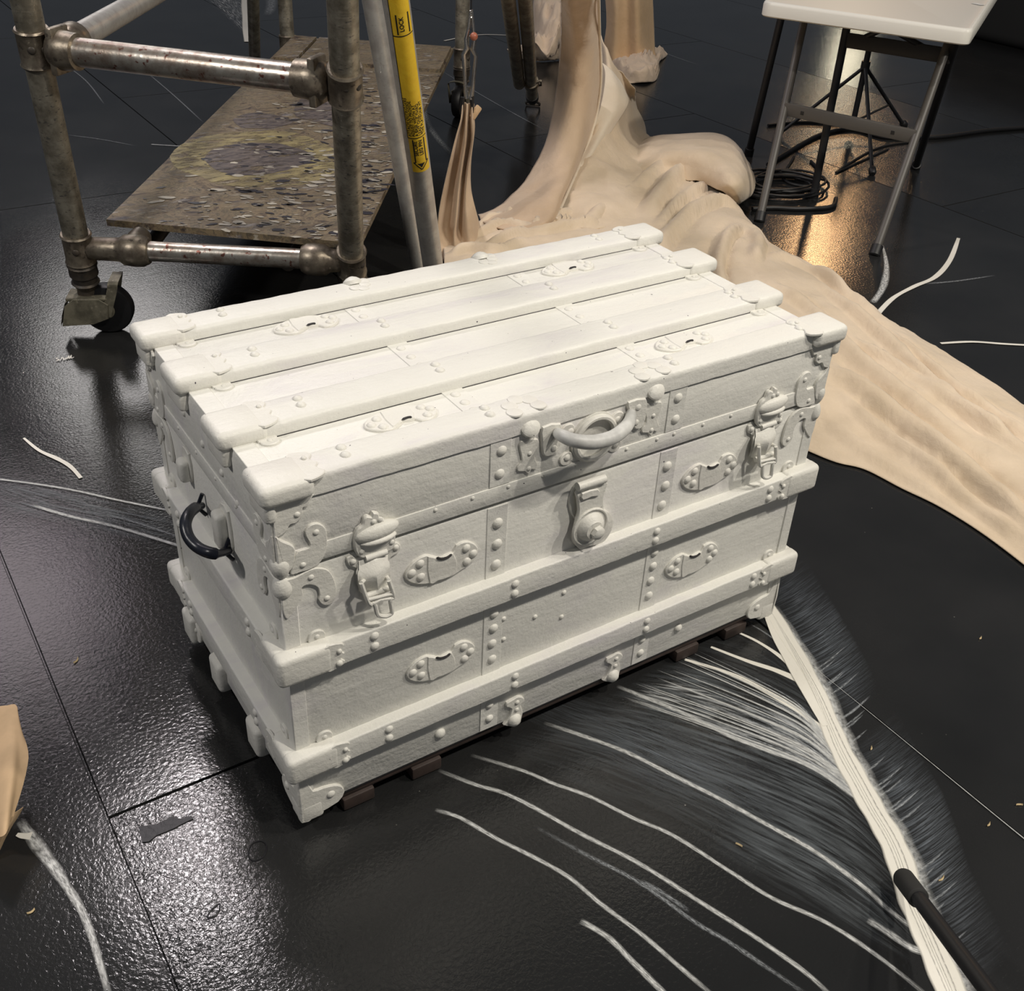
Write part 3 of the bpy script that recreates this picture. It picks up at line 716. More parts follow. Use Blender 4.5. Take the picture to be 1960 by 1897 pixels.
# --- side slats: two belts round the body
for (z0, z1) in ((.288, .3265), (.118, .1555)):
    belts = {}
    rv = .0028
    pf = round_prof(-PR, .001, z0, z1, Y, Z, rv, (1, 0, 0, 1)); belts['f'] = wobble_bar((0, 0, 0), (L, 0, 0), pf).build('side_slat', PW, trunk)
    pf = round_prof(-PR, .001, z0, z1, X, Z, rv, (1, 0, 0, 1)); belts['l'] = wobble_bar((0, 0, 0), (0, W, 0), pf, 30).build('side_slat', PW, trunk)
    pf = round_prof(-.001, PR, z0, z1, Y, Z, rv, (0, 1, 1, 0)); belts['b'] = wobble_bar((0, W, 0), (L, W, 0), pf).build('side_slat', PW, trunk)
    pf = round_prof(-.001, PR, z0, z1, X, Z, rv, (0, 1, 1, 0)); belts['r'] = wobble_bar((L, 0, 0), (L, W, 0), pf, 30).build('side_slat', PW, trunk)
    zc = (z0+z1)/2
    xs_ = (.107, .313, .553, .775) if z0 > .2 else (.123, .322, .560, .78)
    for xx in xs_: pair_rivets((xx, -PR, zc), (0, -1, 0), (0, 0, 1), belts['f'])
    for yy in ((.085, .35) if z0 > .2 else (.10, .36)): pair_rivets((-PR, yy, zc), (-1, 0, 0), (0, 0, 1), belts['l'])
    for (cx, cy) in ((0, 0), (L, 0), (0, W), (L, W)):
        sx = 1 if cx == 0 else -1; sy = 1 if cy == 0 else -1; e = .003
        m = MB()
        lo = lambda a, c: (min(a[i], c[i]) for i in range(3))
        A = (cx-sx*(PR+e), cy-sy*(PR+e), z0-e*1.3); B = (cx+sx*.052, cy+sy*.006, z1+e)
        m.rbox(tuple(min(A[i], B[i]) for i in range(3)), tuple(max(A[i], B[i]) for i in range(3)), .0085, 4)
        A = (cx-sx*(PR+e-.0007), cy-sy*(PR+e-.0007), z0-e*1.3+.0006); B = (cx+sx*.006, cy+sy*.046, z1+e-.0006)
        m.rbox(tuple(min(A[i], B[i]) for i in range(3)), tuple(max(A[i], B[i]) for i in range(3)), .0085, 4)
        m.plate(scallop(Vector((cx+sx*.052, cy-sy*(PR-.0008), zc)), X*sx, Z, -Y*sy, .0185, .014), -Y*sy, .0028, 3)
        m.plate(scallop(Vector((cx-sx*(PR-.0008), cy+sy*.046, zc)), Y*sy, Z, -X*sx, .0185, .014), -X*sx, .0028, 3)
        cap = m.build('corner_cap', PH, trunk)
        for c, ax, nv in ((Vector((cx+sx*.038, cy-sy*.0006, z1+.007)), X, -Y*sy), (Vector((cx-sx*.0006, cy+sy*.034, z1+.007)), Y, -X*sx)):
            t = MB(); t.plate([c+ax*(.0115*math.cos(a))+Z*(.011*math.sin(a)-.001) for a in [i*math.pi/5 for i in range(10)]], nv, .0024, 2)
            t.build('rivet_tab', PH, cap)
        MB().dome((cx+sx*.038, cy-sy*.0026, z1+.008), -Y*sy, .0038, .0022, 10).build('rivet', PH, cap)
        MB().dome((cx-sx*.0026, cy+sy*.034, z1+.008), -X*sx, .0038, .0022, 10).build('rivet', PH, cap)
        MB().dome((cx+sx*.058, cy-sy*(PR+.003), zc-.012), -Y*sy, .0045, .0028, 10).build('rivet', PH, cap)
        MB().dome((cx+sx*.059, cy-sy*(PR+.003), zc+.007), -Y*sy, .0035, .002, 10).build('rivet', PH, cap)

# --- straps with rivets (thin metal strips over front and top)
def strap(xc, w=.030):
    t = .0012
    m = MB()
    m.rbox((xc-w/2, -t, ZB+.004), (xc+w/2, .001, ZS-.004), t*.4, 1)
    m.rbox((xc-w/2, -t-.001, ZS+.028), (xc+w/2, .001, ZL-.006), t*.4, 1)
    m.rbox((xc-w/2, .046, ZL-.001), (xc+w/2, .402, ZL+t), t*.4, 1)
    o = m.build('metal_strap', PW, trunk)
    R = lambda z, r=.0078: MB().dome((xc+rng.uniform(-.001, .001), -t, z), (0, -1, 0), r, .0042).build('rivet', PH, o)
    for z in (.520, .487): R(z)
    for z in (.412, .379, .346): R(z)
    for z in (.262, .236, .209, .180): R(z, .0072)
    for z in (.092, .064): R(z, .0068)
    for ya, yb in ((.045, .118), (.178, .268), (.328, .405)):
        for q in (.2, .5, .82):
            MB().dome((xc-.002, ya+(yb-ya)*q, ZL+t), (0, 0, 1), .0066, .003).build('rivet', PH, o)
strap(.291); strap(.570)

# --- bow-shaped plates left from the old loop handles
BOW = [(790, 540), (815, 495), (850, 460), (900, 435), (935, 440), (975, 450), (1010, 440), (1045, 415), (1060, 385), (1100, 365), (1140, 370), (1168, 395), (1165, 440), (1130, 480), (1085, 510), (1040, 540), (980, 565), (920, 580), (860, 585), (810, 570)]
RIV = [(868, 478), (825, 527), (872, 546), (1107, 397), (1143, 425), (1110, 465)]
bc = Vector(fr(*c2(980, 475)))
BO = [Vector(fr(*c2(*p)))-bc for p in BOW]; BR = [Vector(fr(*c2(*p)))-bc for p in RIV]
def bow(c, up, nrm, scale=1.0, flipped=False):
    c = Vector(c); f = lambda q: c+X*q.x*scale+up*q.z*scale*(-1 if flipped else 1)
    m = MB(); m.plate([f(q) for q in BO], nrm, .0032, 2)
    # raised empty sleeve in the middle with its dark open mouth
    mid = [(905, 440), (975, 452), (1040, 420), (1062, 500), (1020, 545), (960, 565), (915, 578)]
    mq = [f(Vector(fr(*c2(*p)))-bc) for p in mid]
    m.plate(mq, nrm, .0044, 2)
    o = m.build('handle_plate', PH, trunk)
    for q in BR: MB().dome(f(q)+nrm*.003, nrm, .0062, .0036).build('rivet', PH, o)
    s_ = MB(); sl = [(952, 441), (975, 448), (1008, 440), (1030, 424)] if not flipped else [(975, 450), (1008, 442), (1026, 430)]
    s_.tube(catmull([f(Vector(fr(*c2(*p)))-bc)+nrm*.0048 for p in sl], 3), [.0006]+[.0016]*(len(sl)*3-4)+[.0006], 8)
    s_.build('sleeve_mouth', 'seam_shadow', o)
FN = Vector((0, -1, 0))
for c in ((.2085, -.0005, .381), (.652, -.0005, .378), (.2085, -.0005, .215), (.647, -.0005, .219)): bow(c, Z, FN)
for c in ((.205, .377, ZL+.0005), (.199, .083, ZL+.0005), (.656, .380, ZL+.0005), (.648, .085, ZL+.0005)): bow(c, Y, Z, .92, True)

# --- scrolled lid and body corner brackets
def corner_bracket(mx, my):
    """all outlines read on the front-left corner; mx mirrors along x, my mirrors front/back"""
    def T(p):
        return Vector(((L-p.x) if mx else p.x, (W-p.y) if my else p.y, p.z))
    def SW(p): return Vector((p.y, p.x, p.z))          # same outline on the end face
    fn = Vector((0, 1 if my else -1, 0)); en = Vector((1 if mx else -1, 0, 0))
    lidc = [(868, 1035), (1065, 1030), (1058, 1070), (1045, 1100), (1020, 1108), (1018, 1150), (985, 1185), (955, 1195), (930, 1235), (880, 1262), (868, 1240)]
    scroll = [(275, 310), (300, 278), (340, 268), (378, 290), (388, 340), (385, 400), (360, 460), (310, 500), (250, 520), (200, 530), (215, 470), (235, 415), (290, 395), (298, 370), (282, 340)]
    low = [(108, 340), (150, 355), (215, 385), (220, 440), (205, 500), (160, 530), (120, 530), (108, 470)]
    bod = [(130, 580), (220, 550), (300, 508), (350, 500), (400, 515), (430, 570), (438, 640), (410, 685), (370, 690), (345, 665), (350, 640), (340, 600), (300, 585), (260, 600), (265, 640), (240, 690), (190, 760), (165, 740), (150, 640)]
    P4 = lambda pts: [Vector(fr(*c4(*p))) for p in pts]; P2 = lambda pts: [Vector(fr(*c2(*p))) for p in pts]
    defs = [(P4(lidc), 'lid_corner', [Vector(fr(*c4(990, 1142)))], .0026, lid), (P2(scroll), 'scroll_bracket', [Vector(fr(*c2(330, 312))), Vector(fr(*c2(262, 482)))], .0024, lid),
            (P2(low), 'lid_corner', [], .0036, lid), (P2(bod), 'scroll_bracket', [Vector(fr(*c2(305, 547))), Vector(fr(*c2(388, 655)))], .0024, trunk)]
    for pts, nmn, rivs, th, par in defs:
        base = -.001 if par is lid else -.0005
        for p in pts: p.y = base-.001; p.x = max(p.x, -.002)
        m = MB(); m.plate([T(p) for p in pts], fn, th, 3); m.plate([T(SW(p)) for p in pts], en, th, 3)
        o = m.build(nmn, PH, par)
        for q in rivs:
            q.y = base-.003
            MB().dome(T(q), fn, .0042, .0024, 10).build('rivet', PH, o)
            MB().dome(T(SW(q)), en, .0042, .0024, 10).build('rivet', PH, o)
    for z, par, r in ((ZS+.012, lid, .0125), (ZS-.024, trunk, .0125)):
        m = MB(); bb = bmesh.new(); bmesh.ops.create_uvsphere(bb, u_segments=20, v_segments=12, radius=r)
        for v in bb.verts:
            v.co = Vector((v.co.x*.95, v.co.y*.95, v.co.z*(1.05 if v.co.z*(1 if z > ZS else -1) > 0 else 1.7)))
        m.bm(bb, Matrix.Translation(T(Vector((.0035, .0035, z)))))
        m.build('corner_ball', PH, par)
for mx in (0, 1):
    for my in (0, 1): corner_bracket(mx, my)

# --- bottom corner shoes and runner end caps
def shoe(cx, cy):
    sx = 1 if cx == 0 else -1; sy = 1 if cy == 0 else -1
    m = MB()
    q = [(-.004, ZB+.062), (.010, ZB+.052), (.016, ZB+.034), (.030, ZB+.032), (.045, ZB+.028), (.056, ZB+.020), (.060, ZB+.006), (.050, ZB-.008), (.02, ZB-.014), (-.004, ZB-.018)]
    m.plate([(cx+sx*a, cy-sy*.0008, z) for a, z in q], -Y*sy, .0032, 2)
    m.plate([(cx-sx*.0008, cy+sy*a, z) for a, z in q], -X*sx, .0032, 2)
    A = (cx-sx*.0045, cy-sy*.0045, ZB-.022); B = (cx+sx*.030, cy+sy*.030, ZB+.012)
    m.rbox(tuple(min(A[i], B[i]) for i in range(3)), tuple(max(A[i], B[i]) for i in range(3)), .006, 3)
    o = m.build('bottom_corner', PH, trunk)
    MB().dome((cx+sx*.040, cy-sy*.004, ZB+.014), -Y*sy, .0062, .003).build('rivet', PH, o)
    MB().dome((cx-sx*.004, cy+sy*.040, ZB+.014), -X*sx, .0062, .003).build('rivet', PH, o)
for cx in (0, L):
    for cy in (0, W): shoe(cx, cy)
for cx, sx in ((0, 1), (L, -1)):
    for yc in (.15, .30, .425):
        A = (cx-sx*.013, yc-.022, ZB-.018); B = (cx+sx*.03, yc+.022, ZB+.036)
        m = MB(); m.rbox(tuple(min(A[i], B[i]) for i in range(3)), tuple(max(A[i], B[i]) for i in range(3)), .008, 3)
        m.plate([(cx-sx*.0006, yc+a, ZB+.036+z) for a, z in ((-.018, -.004), (-.016, .012), (-.006, .016), (0, .008), (.006, .016), (.016, .012), (.018, -.004))], -X*sx, .003, 2)
        o = m.build('runner_cap', PH, trunk)
        for a in (-.010, .010): MB().dome((cx-sx*.003, yc+a, ZB+.046), -X*sx, .0035, .002, 10).build('rivet', PH, o)
for yc in (.025, .15, .30, .425): MB().rbox((.028, yc-.02, ZB-.016), (L-.028, yc+.02, ZB-.005), .003, 2).build('bottom_runner', 'brown_wood', trunk)
for xc in (.083, .190, .678, .785):
    MB().rbox((xc-.024, .0, .002), (xc+.024, .05, .024), .003, 2).build('foot_block', 'brown_wood', trunk)
    MB().rbox((xc-.024, W-.05, .002), (xc+.024, W, .024), .003, 2).build('foot_block', 'brown_wood', trunk)
for xc, yc in ((.105, .03), (.76, .03), (.105, W-.03), (.76, W-.03)):
    MB().lathe([(-.010, .004), (-.010, .0115), (-.008, .013), (.008, .013), (.010, .0115), (.010, .004)], (xc, yc, .013), (1, 0, .0)).build('roller', 'brown_wood', trunk)

# --- small lily brackets on the front lid edge, the back edge and the bottom edge
LIL = [(450, 980), (525, 970), (525, 1010), (510, 1050), (525, 1085), (515, 1110), (497, 1105), (485, 1130), (467, 1115), (437, 1115), (435, 1095), (455, 1065), (445, 1020)]
lc = Vector(fr(*c1(488, 980)))
def lily(xc):
    m = MB(); m.plate([Vector(fr(*c1(*p)))-lc+Vector((xc, -.001, ZL-.022)) for p in LIL], FN, .003, 2)
    m.lathe([(0, .0142), (.004, .0138), (.0075, .010), (.009, .005), (.0095, .001)], (xc, .000, ZL-.003), (0, -.8, .6), 18)
    for dx, dy in ((-.015, .030), (.015, .032), (.0, .040), (-.018, .014), (.018, .016)): m.lathe([(0, .0105), (.0018, .010), (.003, .006)], (xc+dx, dy-.008, ZT-.0006), (0, 0, 1), 14)
    o = m.build('lily_bracket', PH, lid)
    for dz in (-.040, -.062): MB().dome((xc+.001, -.0038, ZL+dz), FN, .0035, .002, 10).build('rivet', PH, o)
lx = [fr(*c1(488, 980))[0], fr(*c1(1040, 820))[0]]
for q in lx: lily(q)
for q in (.323, .545):
    m = MB(); m.lathe([(0, .014), (.006, .0135), (.010, .008), (.012, .002)], (q-.01, W+.004, ZT-.004), (0, .4, .8), 18)
    for dx, dy in ((.012, .022), (-.006, .028), (.016, .010), (.004, .034)): m.lathe([(0, .009), (.0018, .0085), (.003, .005)], (q-.01+dx, W-dy+.010, ZT-.0006), (0, 0, 1), 14)
    m.build('lily_bracket', PH, lid)
LB = [(1355, 1180), (1380, 1165), (1408, 1172), (1412, 1190), (1392, 1210), (1405, 1250), (1385, 1300), (1345, 1320), (1305, 1315), (1325, 1290), (1345, 1230), (1318, 1222), (1322, 1200)]
lb = Vector(fr(*c2(1370, 1240)))
for c in (fr(*c2(1370, 1240)), fr(*c3(740, 1245))):
    m = MB(); m.plate([Vector(fr(*c2(*p)))-lb+Vector((c[0], -.0005, c[2])) for p in LB], FN, .004, 2)
    m.lathe([(0, .012), (.004, .0115), (.009, .007), (.011, .001)], (c[0]-.003, -.002, c[2]-.017), (0, -.9, -.2), 16)
    o = m.build('lily_bracket', PH, trunk)
    for dz, dx in ((.018, .0), (.003, 0)): MB().dome((c[0]+dx, -.005, c[2]+dz), FN, .0038, .002, 10).build('rivet', PH, o)
c = fr(*c2(980, 1365)); MB().dome((c[0], -.001, c[2]), FN, .0085, .005).build('rivet', PH, trunk)
c = fr(*c3(1128, 1015)); MB().dome((c[0], -.001, c[2]), FN, .0075, .005).build('rivet', PH, trunk)
for p in ((440, 803), (265, 950), (425, 950), (75, 962), (75, 1085)):
    c = fr(*c3(*p)); MB().dome((c[0], -.0005, c[2]), FN, .0038, .0022, 10).build('nail', PH, trunk)

# --- draw-bolt latches
def latch(dx, wire_shift=0.0):
    q = lambda pts, y=0.0: [Vector(fr(*c2(*p), y))+Vector((dx, 0, 0)) for p in pts]
    up = q([(565, 270), (572, 238), (590, 222), (612, 226), (620, 205), (650, 208), (655, 232), (680, 240), (695, 262), (725, 275), (737, 330), (730, 385), (700, 405), (645, 432), (560, 440), (528, 405), (520, 345), (538, 292)])
    for p in up: p.y = -.003
    m = MB(); m.plate(up, FN, .005, 2)
    plate_o = m.build('latch', PH, trunk)
    c = Vector(fr(*c2(640, 300)))+Vector((dx, -.006, 0))
    bb = bmesh.new(); bmesh.ops.create_uvsphere(bb, u_segments=24, v_segments=14, radius=1)
    for v in bb.verts: v.co = Vector((v.co.x*.029, v.co.y*.010, v.co.z*.0115))
    mm = Matrix.Translation(c) @ Matrix.Rotation(math.radians(-4), 4, 'Y')
    MB().bm(bb, mm).build('latch_mouth', PH, plate_o)
    sl = MB(); bb = bmesh.new(); bmesh.ops.create_uvsphere(bb, u_segments=20, v_segments=12, radius=1)
    for v in bb.verts: v.co = Vector((v.co.x*.024, v.co.y*.010, v.co.z*.0055))
    sl.bm(bb, Matrix.Translation(c+Vector((.001, -.001, -.0105)))).build('latch_slot', PH, plate_o)
    for p in ((620, 250), (655, 238), (560, 405), (715, 355)):
        c_ = Vector(fr(*c2(*p)))+Vector((dx, -.008, 0)); MB().dome(c_, FN, .0036, .002, 10).build('rivet', PH, plate_o)
    lowp = q([(490, 458), (500, 442), (522, 438), (545, 450), (600, 425), (690, 395), (735, 368), (765, 375), (772, 400), (755, 425), (722, 445), (705, 490), (712, 560), (700, 620), (640, 645), (590, 620), (565, 560), (548, 505), (505, 490)])
    for p in lowp: p.y = -.0005
    lo_ = MB().plate(lowp, FN, .003, 2).build('latch_catch', PH, plate_o)
    for p in ((523, 465), (745, 393)):
        c_ = Vector(fr(*c2(*p)))+Vector((dx, -.004, 0)); MB().dome(c_, FN, .0042, .0024, 10).build('rivet', PH, lo_)
    # curved tongue
    A = q([(650, 440)], -.008)[0]; B_ = q([(652, 480)], -.014)[0]; C_ = q([(655, 560)], -.022)[0]; D = q([(662, 630)], -.014)[0]
    ws = [.007, .019, .021, .020]
    PT = catmull([A, B_, C_, D], 5); G = []
    for i, p in enumerate(PT):
        w_ = ws[min(3, round(i/5))]; G.append([p+X*w_*a+Y*(.004*abs(a)*2) for a in (-1, -.6, 0, .6, 1)])
    t = MB(); t.grid(G); t.grid([[p+Y*.004 for p in r] for r in G])
    t.tube([A+X*.014, A-X*.014], .004, 10); t.tube([D+X*.018, D-X*.018], .004, 10)
    t.build('latch_tongue', PH, plate_o)
    wr = q([(572, 585), (612, 690), (640, 688), (655, 742), (672, 756), (700, 758), (726, 746), (732, 730), (724, 668), (742, 655), (716, 572)], -.023)
    w = MB(); w.tube(catmull(wr, 3), .0028, 8)
    in_ = q([(660, 690), (705, 676)], -.023); w.tube([Vector(q([(640, 688)], -.023)[0]), Vector(q([(670, 672)], -.023)[0]), Vector(q([(724, 664)], -.023)[0])], .0028, 8)
    w.tube([q([(606, 672)], -.023)[0], q([(738, 640)], -.023)[0]], .0024, 8)
    w.tube([q([(572, 585)], -.023)[0], q([(600, 560)], -.008)[0]], .0026, 8); w.tube([q([(716, 572)], -.023)[0], q([(700, 545)], -.008)[0]], .0026, 8)
    w.build('latch_loop', PH, plate_o)
latch(0)
latch(float(fr(*c1(1553, 848))[0]-fr(*c2(640, 310))[0]))

# --- centre lock hasp
hp = [(520, 172), (685, 122), (688, 165), (672, 220), (675, 290), (700, 335), (703, 390), (685, 450), (645, 497), (590, 517), (545, 497), (512, 450), (500, 400), (512, 350), (522, 300), (515, 230)]
q = lambda pts, y: [Vector(fr(*c3(*p), y)) for p in pts]
hp_ = q(hp, -.011)
hasp = MB().plate(hp_, FN, .004, 2).build('lock_hasp', PH, trunk)
a, b_ = q([(522, 165), (687, 112)], -.014); MB().tube([a, b_], .0062, 14).build('hinge_barrel', PH, hasp)
fl = MB(); fl.plate([Vector((p.x, -.0005, p.z)) for p in q([(500, 150), (520, 160), (515, 350), (490, 340), (470, 300), (465, 230)], 0)], FN, .004, 2)
cc = Vector(fr(*c3(598, 408), -.0)); fl.lathe([(0, .032), (.010, .032), (.011, .030)], (cc.x, 0, cc.z), (0, -1, 0), 28); fl.build('lock_base', PH, hasp)
cc = Vector(fr(*c3(600, 405), -.016))
kn = MB(); kn.lathe([(-.002, .0275), (.0015, .0275), (.002, .022), (.008, .019), (.011, .014), (.0125, .013), (.0125, .002)], (cc.x, -.014, cc.z), (0, -1, 0), 28)
kn.lathe([(0, .0105), (.006, .0100), (.008, .007)], (cc.x+.003, -.0265, cc.z-.003), (0.1, -1, -.1), 7)
kn.build('lock_knob', PH, hasp)
rim = [Vector((cc.x+.0275*math.cos(t), -.0158, cc.z+.0275*math.sin(t))) for t in [i*math.pi/14 for i in range(28)]]
MB().tube(rim, .0018, 8, True).build('lock_rim', PH, hasp)
sl_ = q([(540, 215), (640, 190), (625, 205), (560, 228)], -.0155); MB().plate(sl_, FN, .0012, 1).build('hasp_slot', 'seam_shadow', hasp)
sl_ = q([(545, 195), (640, 168), (650, 205), (600, 215), (548, 235)], -.0152); MB().plate([p+Vector((0, -.0001, -.001)) for p in sl_], FN, .003, 2).build('hasp_tab', PH, hasp)

# --- lid handle on the front
qh = lambda pts, y: [Vector(fr(*c1(*p), y)) for p in pts]
hm = MB(); hm.plate([Vector((p.x, -.0015, p.z)) for p in qh([(540, 955), (620, 938), (622, 1000), (612, 1062), (560, 1085), (540, 1070), (536, 1010)], 0)], FN, .0045, 2)
handle = hm.build('lid_handle', PH, lid)
hm = MB(); hm.plate([Vector((p.x, -.0015, p.z)) for p in qh([(918, 845), (995, 828), (1000, 880), (985, 950), (950, 965), (925, 930), (920, 880)], 0)], FN, .0045, 2)
hm.build('handle_plate', PH, handle)
for p in ((588, 980), (588, 1048), (960, 868), (950, 935)):
    c_ = Vector(fr(*c1(*p))); MB().dome((c_.x, -.005, c_.z), FN, .0055, .0026, 12).build('screw', PH, handle)
grip = [fr(*c1(612, 985), -.006), fr(*c1(635, 1000), -.022), fr(*c1(690, 1022), -.038), fr(*c1(770, 1030), -.044), fr(*c1(850, 1012), -.042), fr(*c1(905, 975), -.034), fr(*c1(935, 935), -.02), fr(*c1(940, 895), -.006)]
MB().tube(catmull(grip, 5), [.0052+.0042*math.sin(math.pi*i/35)**.5 if 0 < i < 35 else .005 for i in range(36)], 14).build('handle_grip', 'painted_leather', handle)
cc = Vector(fr(*c1(770, 1000)))
es = MB(); es.lathe([(0, .036), (.004, .036), (.0045, .034), (.002, .026), (.001, .002)], (cc.x, -.001, cc.z), (0, -1, 0), 32)
es.tube([(cc.x+.030*math.cos(t), -.0065, cc.z+.030*math.sin(t)) for t in [i*math.pi/16 for i in range(32)]], .0042, 8, True)
for p in ((655, 975), (875, 920), (650, 1098), (862, 1040)):
    c_ = Vector(fr(*c1(*p))); es.plate([(c_.x+.011*math.cos(t), -.0008, c_.z+.010*math.sin(t)) for t in [i*math.pi/5 for i in range(10)]], FN, .003, 2)
eso = es.build('round_escutcheon', PH, lid)
for p in ((665, 978), (873, 925), (652, 1092), (862, 1035)):
    c_ = Vector(fr(*c1(*p))); MB().dome((c_.x, -.0035, c_.z), FN, .0055, .0024, 12).build('screw', PH, eso)

# --- left-end leather handle and its holders
def end_handle(side):
    xx = 0 if side < 0 else L; nv = X*side
    Hh = MB()
    f = lambda y, z, d=0: Vector((xx+side*d, y, z))
    h = thing_child = MB().plate([f(y, z, .0004) for y, z in ((.300, .438), (.322, .440), (.330, .425), (.326, .395), (.306, .390), (.298, .410))], nv, .003, 2)
    h.rbox(tuple(min(a, b) for a, b in zip(f(.302, .392), f(.324, .425, .016))), tuple(max(a, b) for a, b in zip(f(.302, .392), f(.324, .425, .016))), .006, 3)
    ho = h.build('handle_holder', PH, trunk); h = MB()
    h.plate([f(y, z, .0004) for y, z in ((.158, .432), (.182, .432), (.196, .41), (.192, .372), (.172, .360), (.156, .38))], nv, .003, 2)
    h.rbox(tuple(min(a, b) for a, b in zip(f(.163, .372), f(.187, .424, .017))), tuple(max(a, b) for a, b in zip(f(.163, .372), f(.187, .424, .017))), .006, 3)
    ho = h.build('handle_holder', PH, trunk)
    pts = [f(.288, .366, .004), f(.290, .362, .022), f(.284, .345, .040), f(.262, .330, .050), f(.235, .325, .052), f(.210, .333, .046), f(.193, .344, .03), f(.186, .348, .006)]
    if side < 0:
        ds = [.006, .020, .036, .046, .048, .042, .030, .006]
        pp = [(386, 968), (374, 972), (361, 985), (355, 1005), (362, 1030), (382, 1050), (412, 1060), (438, 1054)]
        pts = [Vector(lf(u, v, -d)) for (u, v), d in zip(pp, ds)]
    P = catmull(pts, 5); n = len(P)
    MB().tube(P, [.0075 if 4 < i < n-5 else .0050 for i in range(n)], 14).build('handle_grip', 'dark_leather', ho)
    m = MB()
    for e in (P[0], P[-1]):
        m.tube([e+Z*.018+nv*-.003, e+nv*.006, e-Z*.016+nv*-.004], .0028, 8)
    m.build('handle_ring', 'dark_leather', ho)
end_handle(-1); end_handle(1)
for (u, v, n_) in ((322, 700, 1), (352, 790, 1), (388, 850, 1), (425, 905, 1), (455, 965, 1)):
    c_ = lf(u, v, -.001); MB().dome((-.001, c_[1], c_[2]), -X, .0055, .003, 12).build('rivet', PH, lid)

# ------------------------------------------------------------------ rolling scaffold tower
H1, H2 = .225, .688
A1 = Vector(at(150, 474, H1)); A2 = Vector(at(67, 90, H2)); AX = (A2-A1).normalized()
B1 = Vector(at(673, 500, H1)); B2 = Vector(at(661, 160, H2)); BXV = (B2-B1).normalized()
along = (A1-B1).normalized(); back = Vector((-along.y, along.x, 0));
if back.y < 0: back = -back
DB = Vector(at(884, 110, H1)); EB = Vector(at(551, 86, H1+.01))
scaf = thing('scaffold_tower', (A1+B1+DB+EB)*.25*Vector((1, 1, 0)) if False else Vector(((A1.x+DB.x)/2, (A1.y+DB.y)/2, 0)), 'rolling pipe scaffold tower with worn metal tubes behind the trunk', 'scaffold')
PR_ = .0288
def clampring(m, c, ax, r0, h):
    ax = Vector(ax).normalized()
    m.lathe([(-h/2, r0*1.16), (-h/2+.004, r0*1.26), (-h/2+.009, r0*1.16), (h/2-.009, r0*1.16), (h/2-.004, r0*1.26), (h/2, r0*1.16)], c, ax, 24)
def post(base, ax, ztop, name='post', zb=.165):
    t0 = (zb-base.z)/ax.z; t1 = (ztop-base.z)/ax.z
    o = MB().tube([base+ax*t0, base+ax*t1], PR_, 24).build(name, 'worn_galvanised_pipe', scaf)
    return o
pa = post(A1, AX, 1.6); pb = post(B1, BXV, 1.6); pd = post(DB, Z, 1.6); pe = post(EB, Z, 1.6)
for o, c, ax in ((pa, A1, AX), (pa, A2, AX), (pb, B1, BXV), (pb, B2, BXV), (pd, DB, Z), (pe, EB, Z), (pd, DB+Z*(H2-H1), Z), (pe, EB+Z*(H2-H1), Z)):
    m = MB(); clampring(m, c, ax, PR_, .078); m.build('clamp_ring', 'cast_clamp_metal', o)
    for s_ in (1, -1): MB().dome(c+Vector((-.4*s_, -.9, 0)).normalized()*PR_*1.16, (-.4*s_, -.9, 0), .0085, .003).build('bolt', 'dark_caster_stem', o)
d = (B2-A2).normalized()
bar = MB().tube([A2+d*.085, B2-d*.075], .0285, 24).build('cross_tube', 'shiny_worn_pipe', scaf)
for e, s_ in ((A2, 1), (B2, -1)):
    m = MB(); m.lathe([(.034, .020), (.045, .034), (.062, .040), (.078, .038), (.102, .036), (.104, .0285)], e, d*s_, 24)
    m.rbox((-.030, -.008, -.046), (.030, .008, .046), .004, 2, Matrix.Translation(e+d*s_*.058) @ d.to_track_quat('Y', 'Z').to_matrix().to_4x4())
    m.build('end_clamp', 'cast_clamp_metal', bar)
d = (B1-A1).normalized()
bar = MB().tube([A1+d*.15, B1-d*.10], .0235, 24).build('cross_tube', 'shiny_worn_pipe', scaf)
for e, s_, l in ((A1, 1, .05), (B1, -1, .0)):
    m = MB(); m.lathe([(.022, .022), (.030, .027), (.040+l, .028), (.050+l, .029), (.060+l, .036), (.085+l, .0385), (.105+l, .037), (.118+l, .030), (.120+l, .0235)], e, d*s_, 24)
    c = e+d*s_*(.085+l)
    bb_ = back*.001
    m.lathe([(0, .030), (.035, .029), (.055, .024), (.062, .012)], c+Z*.004, back+Z*.25, 20)
    m.build('end_fitting', 'cast_clamp_metal', bar)
# tubes running back under the deck and beside it
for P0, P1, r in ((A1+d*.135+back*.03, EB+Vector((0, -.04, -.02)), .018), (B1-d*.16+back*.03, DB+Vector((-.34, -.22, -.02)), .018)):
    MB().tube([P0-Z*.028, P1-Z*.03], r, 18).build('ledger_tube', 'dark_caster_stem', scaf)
q0 = A2+d*.05+back*.02; q1 = Vector(at(330, -32, .665)); dd = (q1-q0).normalized()
led = MB().tube([q0+dd*.04, q0+dd*2.2], .0270, 24).build('ledger_tube', 'dull_aluminium', scaf)
m = MB(); m.lathe([(.02, .030), (.03, .036), (.075, .037), (.085, .033)], q0, dd, 24); m.build('end_clamp', 'cast_clamp_metal', led)

